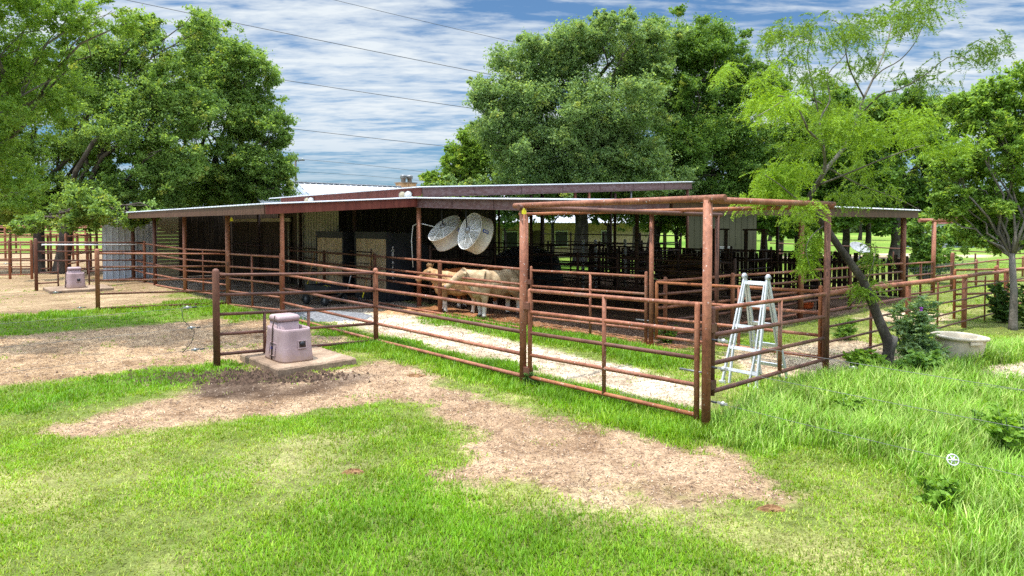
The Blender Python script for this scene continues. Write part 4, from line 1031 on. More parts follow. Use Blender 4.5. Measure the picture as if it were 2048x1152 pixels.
# ------------------------------------------------------------------ stock waterers on slabs
def waterer():
    t = thing('stock_waterer', 'nearer mauve stock waterer on a muddy slab, in the gap of the short fence', 'waterer', (0, 0, 0), .001, 'mauve stock waterers')
    MB().lathe([(0, 0), (1.0, 0), (.985, .04), (.93, .30), (.88, .62), (.875, .665), (.85, .68), (.80, .675), (.775, .64), (.74, .48), (0, .48)], None, 56, .36, .56, power=5).part('basin', PLASTIC, t)
    b_ = MB().lathe([(1.0, .47), (.95, .80), (.0, .80)], Matrix.Translation((0, .21, 0)), 48, .25, .26, power=6).part('valve_box', PLASTIC, t)
    MB().lathe([(.96, .80), (1.02, .80), (1.02, .86), (.97, .90), (.85, .915), (0, .92)], Matrix.Translation((0, .21, 0)), 48, .25, .26, power=6).part('lid', PLASTIC, b_)
    f = MB(); Mx = Matrix.Rotation(R(-8), 4, 'X')
    for x, z, s in ((0, .075, (.18, .02, .02)), (0, -.075, (.18, .02, .02)), (-.08, 0, (.02, .02, .15)), (.08, 0, (.02, .02, .15))):
        f.box((x + .06, -.533 + z * .12, .36 + z), s, Mx)
    f.part('plug_recess', PLASTIC, t)
    MB().box((.06, -.522, .36), (.14, .02, .14), Mx).part('recess_shade', INNER, t)
    MB().lathe([(.05, 0), (.05, .02), (.02, .03), (0, .03)], Matrix.Translation((.06, -.528, .375)) @ Matrix.Rotation(R(90), 4, 'X'), 14).part('drain_plug', BLACK, t)
    My = Matrix.Rotation(R(-13), 4, 'Y')
    pn = MB(); My = Matrix.Rotation(R(8), 4, 'Y')
    for y, z, s in ((-.02, .13, (.015, .30, .012)), (-.02, -.13, (.015, .30, .012)), (-.17, 0, (.015, .012, .27)), (.13, 0, (.015, .012, .27))):
        pn.box((-.350 + z * .10, y, .24 + z), s, My)
    pn = pn.part('access_panel', PLASTIC, t)
    MB().box((-.347, .02, .26), (.012, .07, .06), My).part('sticker', BLUE, pn)
    MB().path([(-.27, .03, .93), (-.335, -.0, .68), (-.372, -.02, .02)], .013, 6).part('conduit', INNER, t)
    return t
Mzb = math.atan2(BY, BX)
w1 = waterer(); w1.location = W(7.33, -2.42, .125); w1.rotation_euler = (0, 0, Mzb)
w1.scale = (.90, .90, .87)
w2 = dup(w1); b_ = b_of(152, 26.6, 590); w2.location = W(26.75, b_, .125); w2.rotation_euler = (0, 0, Mzb)
w2['label'] = 'smaller looking mauve stock waterer on a pale slab, beyond the long plain cross fence'
def slab(label, a, b, la, lb):
    mb = MB(); rr = random.Random(int(a * 10)); pl = []
    for (x0, y0), (x1, y1) in (((-1, -1), (1, -1)), ((1, -1), (1, 1)), ((1, 1), (-1, 1)), ((-1, 1), (-1, -1))):
        for k in range(10):
            f = k / 10; pl.append((x0 + (x1 - x0) * f + rr.uniform(-.014, .014), y0 + (y1 - y0) * f + rr.uniform(-.014, .014)))
    vs = []
    for z, g in ((-.12, 1.0), (.10, .995), (.125, .975)):
        vs += [W(a + y * la / 2 * g, b + x * lb / 2 * g, z + rr.uniform(-.006, .006)) for x, y in pl]
    n = len(pl); fs = [(i + k * n, (i + 1) % n + k * n, (i + 1) % n + (k + 1) * n, i + (k + 1) * n) for k in (0, 1) for i in range(n)] + [tuple(range(2 * n, 3 * n))]
    mb.add(vs, fs).solo('concrete_slab', CONC, label, 'slab', W(a, b), 'slabs under the waterers')
slab('dirt covered concrete slab with a muddy edge under the nearer waterer', 7.42, -2.22, 1.85, 1.5)
slab('pale concrete slab under the farther waterer', 26.7, b_ + .1, 2.0, 2.1)

# ------------------------------------------------------------------ ladder
def ladder():
    f_c, b_c = V((3.66, 10.82, 0)), V((4.43, 11.5, 0)); wd = V((.66, -.75, 0)).normalized(); top = (f_c + b_c) / 2 + UP * 1.76
    t = thing('step_ladder', 'silver aluminium folding ladder standing open in the grass behind the side gate', 'ladder', (f_c + b_c) / 2)
    for base, nm in ((f_c, 'front_section'), (b_c, 'rear_section')):
        mb = MB(); dv = (top - base).normalized(); nrm = wd.cross(dv).normalized()
        for s in (-1, 1):
            tp = top + wd * s * .20
            ft = base + wd * s * .30
            mb.beam(tp, ft, .055, .028, up=wd)                   # outer leg
            k = tp.lerp(ft, .08) - wd * s * .035; k2 = tp.lerp(base + wd * s * .24, .70) - wd * s * .028
            mb.beam(k, k2, .05, .024, up=wd)
            mb.beam(k2, base + wd * s * .17 + UP * .02, .05, .024, up=wd)
            mb.box(ft + UP * .02, (.09, .07, .04))
        sec = mb.part(nm, ALU, t)
        for f in (.07, .27, .47, .67, .87):
            hw = .20 + .10 * f
            c = top.lerp(base, f)
            MB().beam(c - wd * hw, c + wd * hw, .055, .03, up=nrm).part('rung', ALU, sec)
    for s in (-1, 1):
        c = top + wd * s * .21 - UP * .02
        MB().lathe([(0, -.022), (.05, -.022), (.055, -.015), (.055, .015), (.05, .022), (.0, .022)], Matrix.Translation(c) @ wd.to_track_quat('Z', 'Y').to_matrix().to_4x4(), 20).part('hinge', ALU, t)
        MB().tube(c - wd * .05, c + wd * .05, .022, n=10).part('lock_knob', STEELG, t)
ladder()

# ------------------------------------------------------------------ tub, feed pan, dish, ear tags, dung
c = at(1915, 690, 12.7); c.z = 0
t = thing('stock_tub', 'beige oval plastic stock tub half hidden in the tall grass', 'tub', c)
M = Matrix.Translation(c) @ Matrix.Rotation(R(12), 4, 'Z') @ Matrix.Rotation(R(3), 4, 'Y') @ Matrix.Rotation(R(3), 4, 'X')
MB().lathe([(0, 0), (.74, 0), (.79, .06), (.90, .42), (.90, .46), (1.0, .475), (1.02, .50), (1.0, .525), (.93, .53), (.88, .50), (.84, .40), (.72, .10), (0, .09)], M, 44, .50, .37, power=2.5).part('basin', TUB, t)
MB().box(M @ V((.0, -.365, .44)), (.26, .035, .05), Matrix.Rotation(R(12), 4, 'Z')).part('handle', TUB, t)
c = G(1613, 617); MB().lathe([(0, .0), (.17, 0), (.20, .10), (.215, .17), (.225, .175), (.215, .18), (.195, .165), (.16, .03), (0, .03)], Matrix.Translation(c), 28).solo('feed_pan', ORG_PL, 'orange rubber feed pan on the shaded dirt behind the ladder', 'feed pan', c)
c = at(1720, 495, 31); b0 = V((c.x, c.y, 0))
t = thing('satellite_dish', 'pale perforated satellite dish beyond the plank windbreak', 'satellite dish', b0)
M = Matrix.Translation(c) @ V((.1, -.55, .83)).to_track_quat('Z', 'Y').to_matrix().to_4x4()
MB().lathe([(0, -.10), (.2, -.085), (.36, -.035), (.43, .01), (.445, .015), (.435, .0), (.36, -.05), (.2, -.10), (0, -.115)], M, 28).part('dish', PERF, t)
MB().path([b0 - UP * .1, c - UP * .12], .04, 8).part('mast', STEELG, t)
MB().path([c, M @ V((0, 0, .35))], .012, 6).part('feed_arm', STEELG, t)
def eartag(label, p, s):
    t = thing('ear_tag', label, 'tag', p, 0, 'yellow tags on posts')
    pl = [(-.5, 0), (.5, 0), (.5, .75), (.28, .85), (.2, 1.3), (-.2, 1.3), (-.28, .85), (-.5, .75)]
    MB().prism([p + V((x * s, 0, z * s - s * 1.2)) for x, z in pl], V((0, -.006, 0))).part('plate', YEL, t)
    MB().box(p + V((0, -.008, .0)), (s * .16, .01, s * .16)).part('button', LAP, t)
p = at(1048, 417, pP1.y - .075); eartag('bright yellow cattle tag hanging high on the post left of the main gate', p, .075)
p = at(463, 435, pE.y - .1); eartag('small yellow tag on the roof post of the left lean-to', p, .10)
rr = random.Random(21)
for lab, px, py, s in (('crumbled orange brown dung on the bare dirt right of the nearer waterer slab', 830, 752, .13), ('small dung pat in the middle of the lawn below the bare dirt', 707, 944, .085), ('scattered dung at the right tip of the bare dirt', 1543, 1018, .10)):
    c = G(px, py); mb = MB(); n = 26
    pl = [(math.cos(k * 6.283 / n) * s * 1.25 * (1 + .28 * math.sin(3 * k * .24 + px) + rr.uniform(-.12, .12)), math.sin(k * 6.283 / n) * s * .7 * (1 + rr.uniform(-.2, .2))) for k in range(n)]
    vs = [c + V((x, y, -.01)) for x, y in pl] + [c + V((x * .8, y * .8, rr.uniform(.006, .022))) for x, y in pl] + [c + V((x * .4, y * .4, rr.uniform(.008, .04))) for x, y in pl] + [c + UP * .03]
    fs = [(i + k * n, (i + 1) % n + k * n, (i + 1) % n + (k + 1) * n, i + (k + 1) * n) for k in (0, 1) for i in range(n)] + [(2 * n + i, 2 * n + (i + 1) % n, 3 * n) for i in range(n)]
    mb.add(vs, fs)
    for k in range(16):
        q = c + V((max(-1, min(1, rr.gauss(0, .45))) * s * .9, max(-1, min(1, rr.gauss(0, .45))) * s * .5, .014)); r_ = rr.uniform(.08, .26) * s
        mb.ell(q, (r_, r_ * .8, r_ * .5), None, 6, 4)
    mb.solo('dung_pat', DUNG, lab, 'dung', c, 'dung pats on the ground')

# ------------------------------------------------------------------ cattle
def coat(name, body, low, zlo, zhi, patch=None):
    m, nt, b = nt_new(name); L = nt.links
    tc = node(nt, 'ShaderNodeTexCoord'); sx = node(nt, 'ShaderNodeSeparateXYZ'); L.new(tc.outputs['Object'], sx.inputs[0])
    nz = node(nt, 'ShaderNodeTexNoise', Scale=7, Detail=6); L.new(tc.outputs['Object'], nz.inputs['Vector'])
    r1 = ramp(nt, [(.35, body[0]), (.6, body[1]), (.75, body[2])]); L.new(nz.outputs['Fac'], r1.inputs[0])
    mr = node(nt, 'ShaderNodeMapRange'); mr.inputs['From Min'].default_value = zlo; mr.inputs['From Max'].default_value = zhi
    n2 = node(nt, 'ShaderNodeTexNoise', Scale=5, Detail=3); L.new(tc.outputs['Object'], n2.inputs['Vector'])
    ad = node(nt, 'ShaderNodeMath', operation='MULTIPLY_ADD'); ad.inputs[1].default_value = .3; L.new(n2.outputs['Fac'], ad.inputs[0]); L.new(sx.outputs[2], ad.inputs[2])
    L.new(ad.outputs[0], mr.inputs[0])
    mx = node(nt, 'ShaderNodeMix', data_type='RGBA'); mx.inputs[6].default_value = (*low, 1); L.new(mr.outputs[0], mx.inputs[0]); L.new(r1.outputs[0], mx.inputs[7])
    L.new(mx.outputs[2], b.inputs['Base Color']); b.inputs['Roughness'].default_value = .85; b.inputs['Specular IOR Level'].default_value = .15
    n3 = node(nt, 'ShaderNodeTexNoise', Scale=60, Detail=4); L.new(tc.outputs['Object'], n3.inputs['Vector'])
    bp = node(nt, 'ShaderNodeBump', Strength=.5, Distance=.02); L.new(n3.outputs['Fac'], bp.inputs['Height']); L.new(bp.outputs[0], b.inputs['Normal'])
    return m
CREAM = coat('cream_coat', ((.34, .19, .085), (.50, .31, .155), (.58, .40, .24)), (.60, .55, .48), .45, .62)
PALE = coat('pale_cream_coat', ((.36, .245, .14), (.50, .37, .225), (.57, .45, .31)), (.62, .58, .52), .38, .55)
REDC = coat('red_coat', ((.26, .075, .02), (.36, .11, .035), (.42, .15, .05)), (.60, .55, .48), .30, .42)
def cow(label, loc, head, sc, m, turn=0.0, drop=0.0, halter=False, tuft=False, step=0.0):
    rz = math.atan2(head[1], head[0])
    t = thing('cow', label, 'cow', loc, rz, 'cattle behind the inner fence')
    mb = MB()
    mb.ell((.40, 0, .88), (.33, .265, .375)); mb.ell((.02, 0, .85), (.55, .315, .365)); mb.ell((-.40, 0, .90), (.42, .285, .345)); mb.ell((-.62, 0, .98), (.24, .215, .25)); mb.ell((.62, 0, .74), (.19, .17, .25))
    mb.path([(-.55, 0, 1.08), (0, 0, 1.06), (.42, 0, 1.10)], (.13, .14, .14), 10)
    ct, st = math.cos(turn), math.sin(turn)
    def H(x, y, z):                       # head and neck turn about the withers
        dx = x - .55; return (.55 + dx * ct - y * st, dx * st + y * ct, z - drop * max(0, dx) / .7)
    mb.path([H(.45, 0, .98), H(.72, 0, 1.08), H(.95, 0, 1.19)], (.27, .21, .155), 12)
    mb.path([H(.70, 0, .85), H(.92, 0, 1.04)], (.13, .10), 8)
    mb.path([H(.93, 0, 1.24), H(1.08, 0, 1.17), H(1.24, 0, 1.06), H(1.36, 0, .98)], (.125, .125, .095, .082), 12)
    mb.ell(H(1.37, 0, .975), (.075, .085, .07)); mb.ell(H(.96, 0, 1.30), (.085, .095, .085)); mb.ell(H(1.12, 0, 1.07), (.13, .075, .085))
    for s in (-1, 1):
        mb.path([H(.95, .07 * s, 1.25), H(.92, .19 * s, 1.25), H(.90, .27 * s, 1.21)], (.035, .055, .02), 8)
        dx = step * s
        mb.path([(.44, .17 * s, .85), (.47 + dx * .4, .17 * s, .62), (.47 + dx * .7, .165 * s, .40), (.46 + dx, .16 * s, .12), (.47 + dx, .16 * s, .0)], (.18, .115, .078, .056, .075), 10)
        mb.path([(-.48, .15 * s, .95), (-.44, .17 * s, .68), (-.60 - dx * .6, .165 * s, .46), (-.60 - dx, .155 * s, .12), (-.585 - dx, .155 * s, .0)], (.23, .165, .08, .058, .075), 10)
    mb.path([(-.82, 0, 1.12), (-.89, 0, .98), (-.89, 0, .6)], (.055, .035, .022), 8)
    mb.ell((-.89, 0, .50), (.045, .045, .13)); mb.ell((-.70, 0, 1.14), (.14, .07, .09))
    me = mb.mesh('body'); o = bpy.data.objects.new('body', me); C.objects.link(o)
    rm = o.modifiers.new('r', 'REMESH'); rm.mode = 'VOXEL'; rm.voxel_size = .024
    smo = o.modifiers.new('s', 'SMOOTH'); smo.iterations = 6; smo.factor = .5
    me2 = bpy.data.meshes.new_from_object(o.evaluated_get(bpy.context.evaluated_depsgraph_get()))
    o.modifiers.clear(); o.data = me2; me2.materials.clear(); me2.materials.append(m); me2.name = 'cow_body'
    me2.polygons.foreach_set('use_smooth', [True] * len(me2.polygons)); o.parent = t; ORG[o.name] = V((0, 0, 0))
    for s in (-1, 1):
        MB().ell(H(1.10, .098 * s, 1.19), (.025, .018, .022)).part('eye', BLACK, t)
    MB().ell(H(1.425, 0, .985), (.03, .055, .04)).part('nose', PLASTIC, t)
    for x, y in ((.47 + step, .16), (.47 - step, -.16), (-.585 - step, .155), (-.585 + step, -.155)):
        MB().lathe([(.0, .0), (.078, .0), (.068, .06), (.0, .062)], Matrix.Translation((x + .012, y, 0)), 12).part('hoof', INNER, t)
    if halter:
        mb = MB(); mb.path([H(1.235, .0, 1.165), H(1.235, .085, 1.10), H(1.235, .10, 1.04), H(1.235, 0, .945), H(1.235, -.10, 1.04), H(1.235, -.085, 1.10), H(1.235, 0, 1.165)], .009, 6)
        for s in (-1, 1): mb.path([H(1.235, .10 * s, 1.06), H(1.08, .125 * s, 1.12), H(.98, .12 * s, 1.24)], .009, 6)
        mb.part('halter', BLACK, t)
    if tuft:
        mb = MB(); rr = random.Random(2)
        for k in range(40):
            b0 = V(H(.97 + rr.gauss(0, .03), rr.gauss(0, .035), 1.36)); mb.tube(b0, b0 + V((rr.gauss(0, .04), rr.gauss(0, .04), rr.uniform(.07, .14))), .007, .002, n=4)
        mb.part('forelock', m, t)
    t.scale = (sc, sc, sc)
cow('pale cream cow standing nearest the front, turned toward the camera side of the pen', (-.46, 19.25, 0), (-.76, -.65), 1.08, PALE, turn=-.62, drop=.13, step=.06)
cow('smaller cream cow with a dark halter and ruffled forelock, facing left', (-1.58, 20.1, 0), (-.95, .28), .98, CREAM, turn=-.05, drop=.02, halter=True, tuft=True, step=-.09)
cow('red cow almost hidden behind the smaller cream cow', (-1.12, 21.15, 0), (-.96, .2), 1.02, REDC, step=.05, drop=.3)

# ------------------------------------------------------------------ power lines
def pole(label, p, h):
    t = thing('power_pole', label, 'power pole', p)
    MB().tube(p - UP * .3, p + UP * h, .17, .12, n=12).part('mast', BARK, t)
    MB().beam(p + V((-1.2, 0, h - .5)), p + V((1.2, 0, h - .5)), .10, .13).part('crossarm', BARK, t)
    for x in (-1.1, -.4, .9): MB().lathe([(.0, 0), (.06, 0), (.05, .12), (.07, .14), (.03, .22), (0, .22)], Matrix.Translation(p + V((x, 0, h - .43))), 10).part('insulator', WHITEP, t)
p = at(592, 400, 90); p.z = 0; pole('wooden power pole rising behind the left tree and white roof', p, zY(313, 90))
def wire(label, x0, y0, x1, y1, Y0, Y1, r, sag=1.0):
    a, b = at(x0, y0, Y0), at(x1, y1, Y1); n = 24
    MB().path([a.lerp(b, i / n) - UP * (sag * 4 * (i / n) * (1 - i / n)) for i in range(n + 1)], r, 5).solo('power_line', WIRE, label, 'power line', a, 'overhead power lines')
wire('long overhead line crossing the sky, second from the top', -260, -112, 1330, 216, 55, 60, .026, .3)
wire('topmost overhead line meeting the big oak near its top', 250, -106, 1330, 150, 56, 60, .020, .3)
wire('overhead line leaving the left tree half way up the sky', -260, 25, 1330, 271, 55, 60, .024, .3)
wire('lower overhead line ending at the pale green lobe of the big oak', -260, 150, 1330, 339, 55, 60, .022, .3)
wire('thin line from the crossarm of the power pole', 592, 318, 905, 352, 90, 92, .022, -.2)
wire('thinnest line below the crossarm, passing above the stone chimney', 592, 343, 905, 369, 90, 92, .02, -.2)
p = at(1330, 400, 60.2); p.z = 0; pole('power pole concealed by the big oak', p, zY(222, 60))
# ------------------------------------------------------------------ trees
rt = np.random.default_rng(4)
def unit(n):
    v = rt.normal(0, 1, (n, 3)); return v / np.linalg.norm(v, axis=1, keepdims=True)
def leaf_quads(c, L_, W_, upb=.7, drn=None):
    n = len(c)
    nr = unit(n) + np.array((0, 0, upb)); nr /= np.linalg.norm(nr, axis=1, keepdims=True)
    d = unit(n) if drn is None else drn + unit(n) * .55
    d -= nr * (d * nr).sum(1, keepdims=True); d /= np.linalg.norm(d, axis=1, keepdims=True) + 1e-9
    s = np.cross(nr, d); f = rt.uniform(.65, 1.3, (n, 1))
    a = d * (L_ * .5) * f; b = s * (W_ * .5) * f
    return np.stack([c - a, c + b - a * .1, c + a, c - b - a * .1], 1).reshape(-1, 3)
def lobes_px(lst, Y):
    out = []
    for l in lst:
        px, py, r = l[:3]; y = Y + (l[3] if len(l) > 3 else 0)
        out.append((np.array(at(px, py, y)), r / F * y))
    return out
def crown(lobes, ncl, per, clr, L_, W_, cA, cB, cC=None, sprig=5, shell=.22, flat=.75, upb=.7):
    base_l = list(lobes); lobes = [(c, r * .72, .55) for c, r in base_l]
    for c, r in base_l:
        for k in range(11):                       # secondary boughs make the crown lumpy, lit above and dark below
            d = unit(1)[0]; d[2] = d[2] * .85 + .12; d /= np.linalg.norm(d)
            lobes.append((c + d * r * rt.uniform(.55, .9), r * rt.uniform(.20, .50), 1.0))
        for k in range(sprig):
            d = unit(1)[0]; d[2] = abs(d[2]) * .9 + .05 if rt.uniform() < .7 else d[2]
            d /= np.linalg.norm(d); lobes.append((c + d * r * rt.uniform(.9, 1.2), r * rt.uniform(.10, .24), 1.2))
    w = np.array([wt * r ** 1.9 for _, r, wt in lobes]); lobes = [(c, r) for c, r, _ in lobes]
    w /= w.sum()
    idx = rt.choice(len(lobes), ncl, p=w)
    cc = np.array([lobes[i][0] for i in idx]); rr = np.array([lobes[i][1] for i in idx])
    d = unit(ncl); d[:, 2] *= np.where(d[:, 2] < 0, .8, 1)
    rad = np.clip(1 - np.abs(rt.normal(0, shell * 1.35, ncl)), .1, 1.0) * rt.uniform(.85, 1.22, ncl)
    cen = cc + d * (rr * rad)[:, None] * np.array((1, 1, flat))
    # every cluster is a short spray: leaves strung along a twig pointing out and up
    tw = d * .8 + unit(ncl) * .7 + np.array((0, 0, .25)); tw /= np.linalg.norm(tw, axis=1, keepdims=True)
    size = clr * rt.uniform(.35, 1.7, ncl) * np.clip(rr / (clr * 4), .35, 1)
    k = np.repeat(np.arange(ncl), per); n = len(k)
    t_ = rt.uniform(-1, 1, n)
    pos = cen[k] + tw[k] * (t_ * size[k] * 1.1)[:, None] + rt.normal(0, .42, (n, 3)) * size[k][:, None] * np.array((1, 1, .7))
    vv = leaf_quads(pos, L_, W_, upb)
    m = np.clip(rt.normal(.45, .22, ncl)[k] + rt.normal(0, .2, n), 0, 1)[:, None]
    col = np.array(cA) * (1 - m) + np.array(cB) * m
    if cC is not None:
        y = (rt.uniform(0, 1, ncl) < .05)[k][:, None]; col = np.where(y, np.array(cC), col)
    return vv, col * rt.uniform(.8, 1.2, (n, 1))
def limb_path(p0, p1, r0, r1, n=5, wob=.08):
    p0, p1 = V(p0), V(p1); ln = (p1 - p0).length; pts, rad = [], []
    for i in range(n + 1):
        f = i / n; q = p0.lerp(p1, f) + V((rt.normal(0, wob), rt.normal(0, wob), rt.normal(0, wob * .5))) * ln * (.5 if 0 < i < n else 0)
        q.z += math.sin(f * math.pi) * ln * .06
        pts.append(q); rad.append(r0 + (r1 - r0) * f)
    return pts, rad
def tree(label, base, lobes, r0, fork, ncl, per, clr, L_, W_, cols, group=None, bark=BARK, twigs=2, name='tree', cat='tree', **kw):
    global rt
    rt = np.random.default_rng(sum(ord(c) * (i + 1) for i, c in enumerate(label)))
    base = V(base); t = thing(name, label, cat, base, 0, group)
    mb = MB(); top = base + UP * fork
    ctr = V(np.mean([c for c, _ in lobes], 0)); lean = V((ctr.x - base.x, ctr.y - base.y, 0)) * .12
    trunk_top = top + lean
    mb.path([base - UP * .2, base + UP * .15, base.lerp(trunk_top, .5) + V((r0 * .3, -r0 * .2, 0)), trunk_top], [r0 * 1.5, r0 * 1.12, r0 * .9, r0 * .8], 12)
    for c, r in lobes:
        pts, rad = limb_path(trunk_top - UP * .1, V(c), r0 * .42, r0 * .10, 6, .10); mb.path(pts, rad, 7)
        for k in range(twigs):
            d = V(unit(1)[0]); d.z = abs(d.z); f = rt.integers(3, 6)
            pts2, rad2 = limb_path(pts[f], V(c) + d * r * .85, rad[f] * .7, r0 * .04, 4, .12); mb.path(pts2, rad2, 5)
    mb.part('trunk', bark, t)
    vv, cc = crown(lobes, ncl, per, clr, L_, W_, *cols, **kw)
    vv = vv - np.array(base)
    link_mesh('crown', fast_mesh('crown', vv, len(vv) // 4, 4, cc), LEAF, t)
    return t
OAK = ((.14, .25, .055), (.29, .42, .11), (.35, .41, .09))
OAKD = ((.085, .18, .034), (.21, .34, .07), (.26, .33, .06))
OAKG = ((.14, .24, .08), (.31, .43, .165), (.34, .41, .12))
OAKL = ((.12, .22, .028), (.28, .42, .055), (.34, .42, .07))
OAKN = ((.15, .27, .045), (.31, .47, .09), (.34, .45, .09))
def gnd(px, Y, py=480):
    p = at(px, py, Y); return (p.x, p.y, 0)
# left group
tree('big leafy tree leaning in over the left edge of the view', (-14.6, 16.6, 0),
     lobes_px([(40, 70, 105), (165, 40, 62), (-70, 190, 150), (70, 235, 85), (-90, 50, 160), (-10, 350, 85), (120, 150, 60), (-140, 330, 130), (255, 45, 38), (60, 400, 45)], 16.5) + [(np.array((-11.5, 14.8, 10.5)), 2.4), (np.array((-9.2, 14.4, 11.0)), 1.9), (np.array((-7.5, 14.1, 11.6)), 1.2)],
     .15, 3.0, 4200, 44, .30, .072, .038, OAKN, bark=BARKL, sprig=6, shell=.3)
tree('tall oak with a dark trunk standing in the left corrals', gnd(75, 37), lobes_px([(90, 330, 85), (150, 250, 95), (60, 200, 90), (215, 150, 85), (30, 400, 60), (130, 400, 60), (255, 95, 50), (-40, 300, 100), (30, 435, 36), (100, 425, 40), (165, 440, 30), (-60, 420, 60)], 37),
     .30, 3.4, 2700, 50, .50, .145, .08, OAK, 'oaks behind the left pens', sprig=6, shell=.28)
tree('oak with the thickest trunk behind the slanting corral fence', gnd(120, 36), lobes_px([(255, 260, 95), (270, 370, 75), (190, 380, 70), (330, 120, 62), (330, 230, 90), (210, 430, 42), (310, 420, 45), (400, 60, 40), (345, 330, 75), (300, 70, 34), (160, 430, 36), (240, 445, 30), (285, 440, 26), (210, 120, 40), (215, 425, 34, -5.5), (268, 438, 22, -5.5), (180, 405, 40, -5), (300, 425, 20, -5.5), (130, 440, 26, -5), (55, 450, 26, -5)], 36.5),
     .36, 3.0, 3400, 50, .50, .145, .08, OAK, 'oaks behind the left pens', sprig=7, shell=.28)
tree('broad oak rising behind the left lean-to, reaching out over the sky', gnd(430, 42), lobes_px([(475, 150, 72), (515, 240, 62), (425, 110, 66), (420, 230, 95), (535, 320, 46), (475, 345, 75), (395, 330, 85), (545, 275, 36), (418, 62, 30), (500, 395, 45), (395, 405, 60), (560, 350, 30), (510, 170, 40), (565, 374, 26), (530, 384, 34), (480, 392, 34), (438, 396, 34)], 41),
     .34, 4.0, 4200, 52, .52, .15, .082, OAK, 'oaks behind the left pens', sprig=7, shell=.26)
# centre group
tree('largest grey green live oak towering behind the barn', gnd(1160, 45), lobes_px([(1050, 175, 88), (1145, 125, 82), (1245, 105, 80), (1005, 250, 66), (1110, 265, 112), (1230, 235, 118), (1045, 335, 82), (1160, 350, 92), (1265, 335, 95), (985, 205, 45), (1320, 90, 50), (1200, 70, 42)], 43),
     .48, 5.0, 8200, 54, .55, .155, .085, OAKG, 'live oaks behind the barn', sprig=7, shell=.22)
tree('dark green oak on the right shoulder of the largest live oak', gnd(1300, 47), lobes_px([(1350, 105, 80), (1430, 140, 85), (1495, 175, 62), (1400, 255, 110), (1480, 285, 85), (1345, 345, 85), (1445, 380, 85), (1525, 345, 55), (1535, 200, 36), (1340, 200, 90), (1420, 95, 40)], 48),
     .42, 5.0, 7000, 52, .55, .155, .085, OAKD, 'live oaks behind the barn', sprig=7, shell=.22)
tree('lower yellow green oak at the left foot of the largest live oak', gnd(955, 58), lobes_px([(935, 305, 46), (905, 335, 34), (985, 325, 56), (862, 362, 24), (950, 365, 42), (1010, 370, 40), (900, 370, 30), (960, 280, 34)], 58),
     .34, 4.0, 2200, 38, .48, .21, .12, OAKL, 'live oaks behind the barn', sprig=6)
# right group behind the mesquite
tree('dark oak with the nearest thick trunk beyond the right end of the barn', gnd(1790, 44), lobes_px([(1760, 265, 75), (1840, 290, 66), (1870, 235, 45), (1760, 365, 75), (1845, 375, 65), (1700, 300, 70), (1800, 220, 50), (1730, 400, 50), (1880, 340, 40), (1700, 440, 30), (1770, 445, 34), (1840, 440, 36), (1870, 410, 36)], 44),
     .42, 3.2, 3600, 40, .50, .19, .11, OAKD, 'dark oaks right of the barn', sprig=6)
tree('dark oak filling the gap between the live oaks and the mesquite', gnd(1600, 50), lobes_px([(1590, 270, 66), (1660, 250, 66), (1640, 350, 80), (1560, 390, 55), (1690, 410, 60), (1600, 420, 50), (1560, 320, 50)], 50),
     .36, 3.6, 3000, 38, .50, .20, .115, OAKD, 'dark oaks right of the barn', sprig=6)
tree('young leafy oak with a pale trunk at the right edge', G(2026, 660), lobes_px([(1955, 250, 66), (2045, 205, 75), (1925, 335, 55), (2000, 340, 88), (2085, 300, 95), (1905, 395, 42), (1975, 430, 55), (2050, 440, 70), (2110, 190, 80), (1920, 215, 36), (1985, 180, 30), (1945, 470, 36), (2010, 485, 40), (2070, 470, 50), (1880, 330, 34), (1890, 430, 30)], 17.3),
     .085, 1.9, 3800, 40, .24, .082, .05, OAKN, bark=BARKL, sprig=6, shell=.35)
# slim trunks seen below the eaves
for px, Y, r, lab in ((1690, 47, .26, 'slim dark trunked tree seen through the right end of the barn'), (1735, 52, .22, 'thin straight tree beside the slim dark trunked one'), (1525, 55, .2, 'thin tree in the shade beyond the headgate frames'),
                      (1562, 60, .2, 'pale trunked thin tree in the far shade behind the windbreak'), (1270, 52, .3, 'dark trunked tree between the stone house and the barn'), (1478, 49, .3, 'stout trunk beside the corner of the tan shed')):
    b = gnd(px, Y); c0 = at(px, 395, Y)
    tree(lab, b, [(np.array(c0), 2.3), (np.array(c0) + (1.6, .5, .8), 1.9), (np.array(c0) + (-1.5, .2, .6), 1.9)], r, 3.6, 420, 30, .45, .23, .13, OAKD, 'slim trees beyond the barn', sprig=4)
for px, Y, py_, r, lab in ((1352, 50, 425, 2.4, 'shady tree with low boughs left of the tan shed'), (1530, 47, 440, 1.9, 'low dark tree right of the tan shed, behind the headgates'), (1592, 49, 442, 2.1, 'low dark tree seen behind the hanging mesquite foliage'), (1655, 53, 432, 2.0, 'low dark tree at the right frame post, far behind')):
    b = gnd(px, Y); c0 = np.array(at(px, py_, Y))
    tree(lab, b, [(c0, r), (c0 + (1.3, .4, .6), r * .8), (c0 + (-1.3, -.2, .5), r * .8), (c0 + (.2, 0, 1.8), r)], .16, 1.8, 800, 34, .42, .19, .11, OAKD, 'low dark trees beyond the barn', sprig=4)
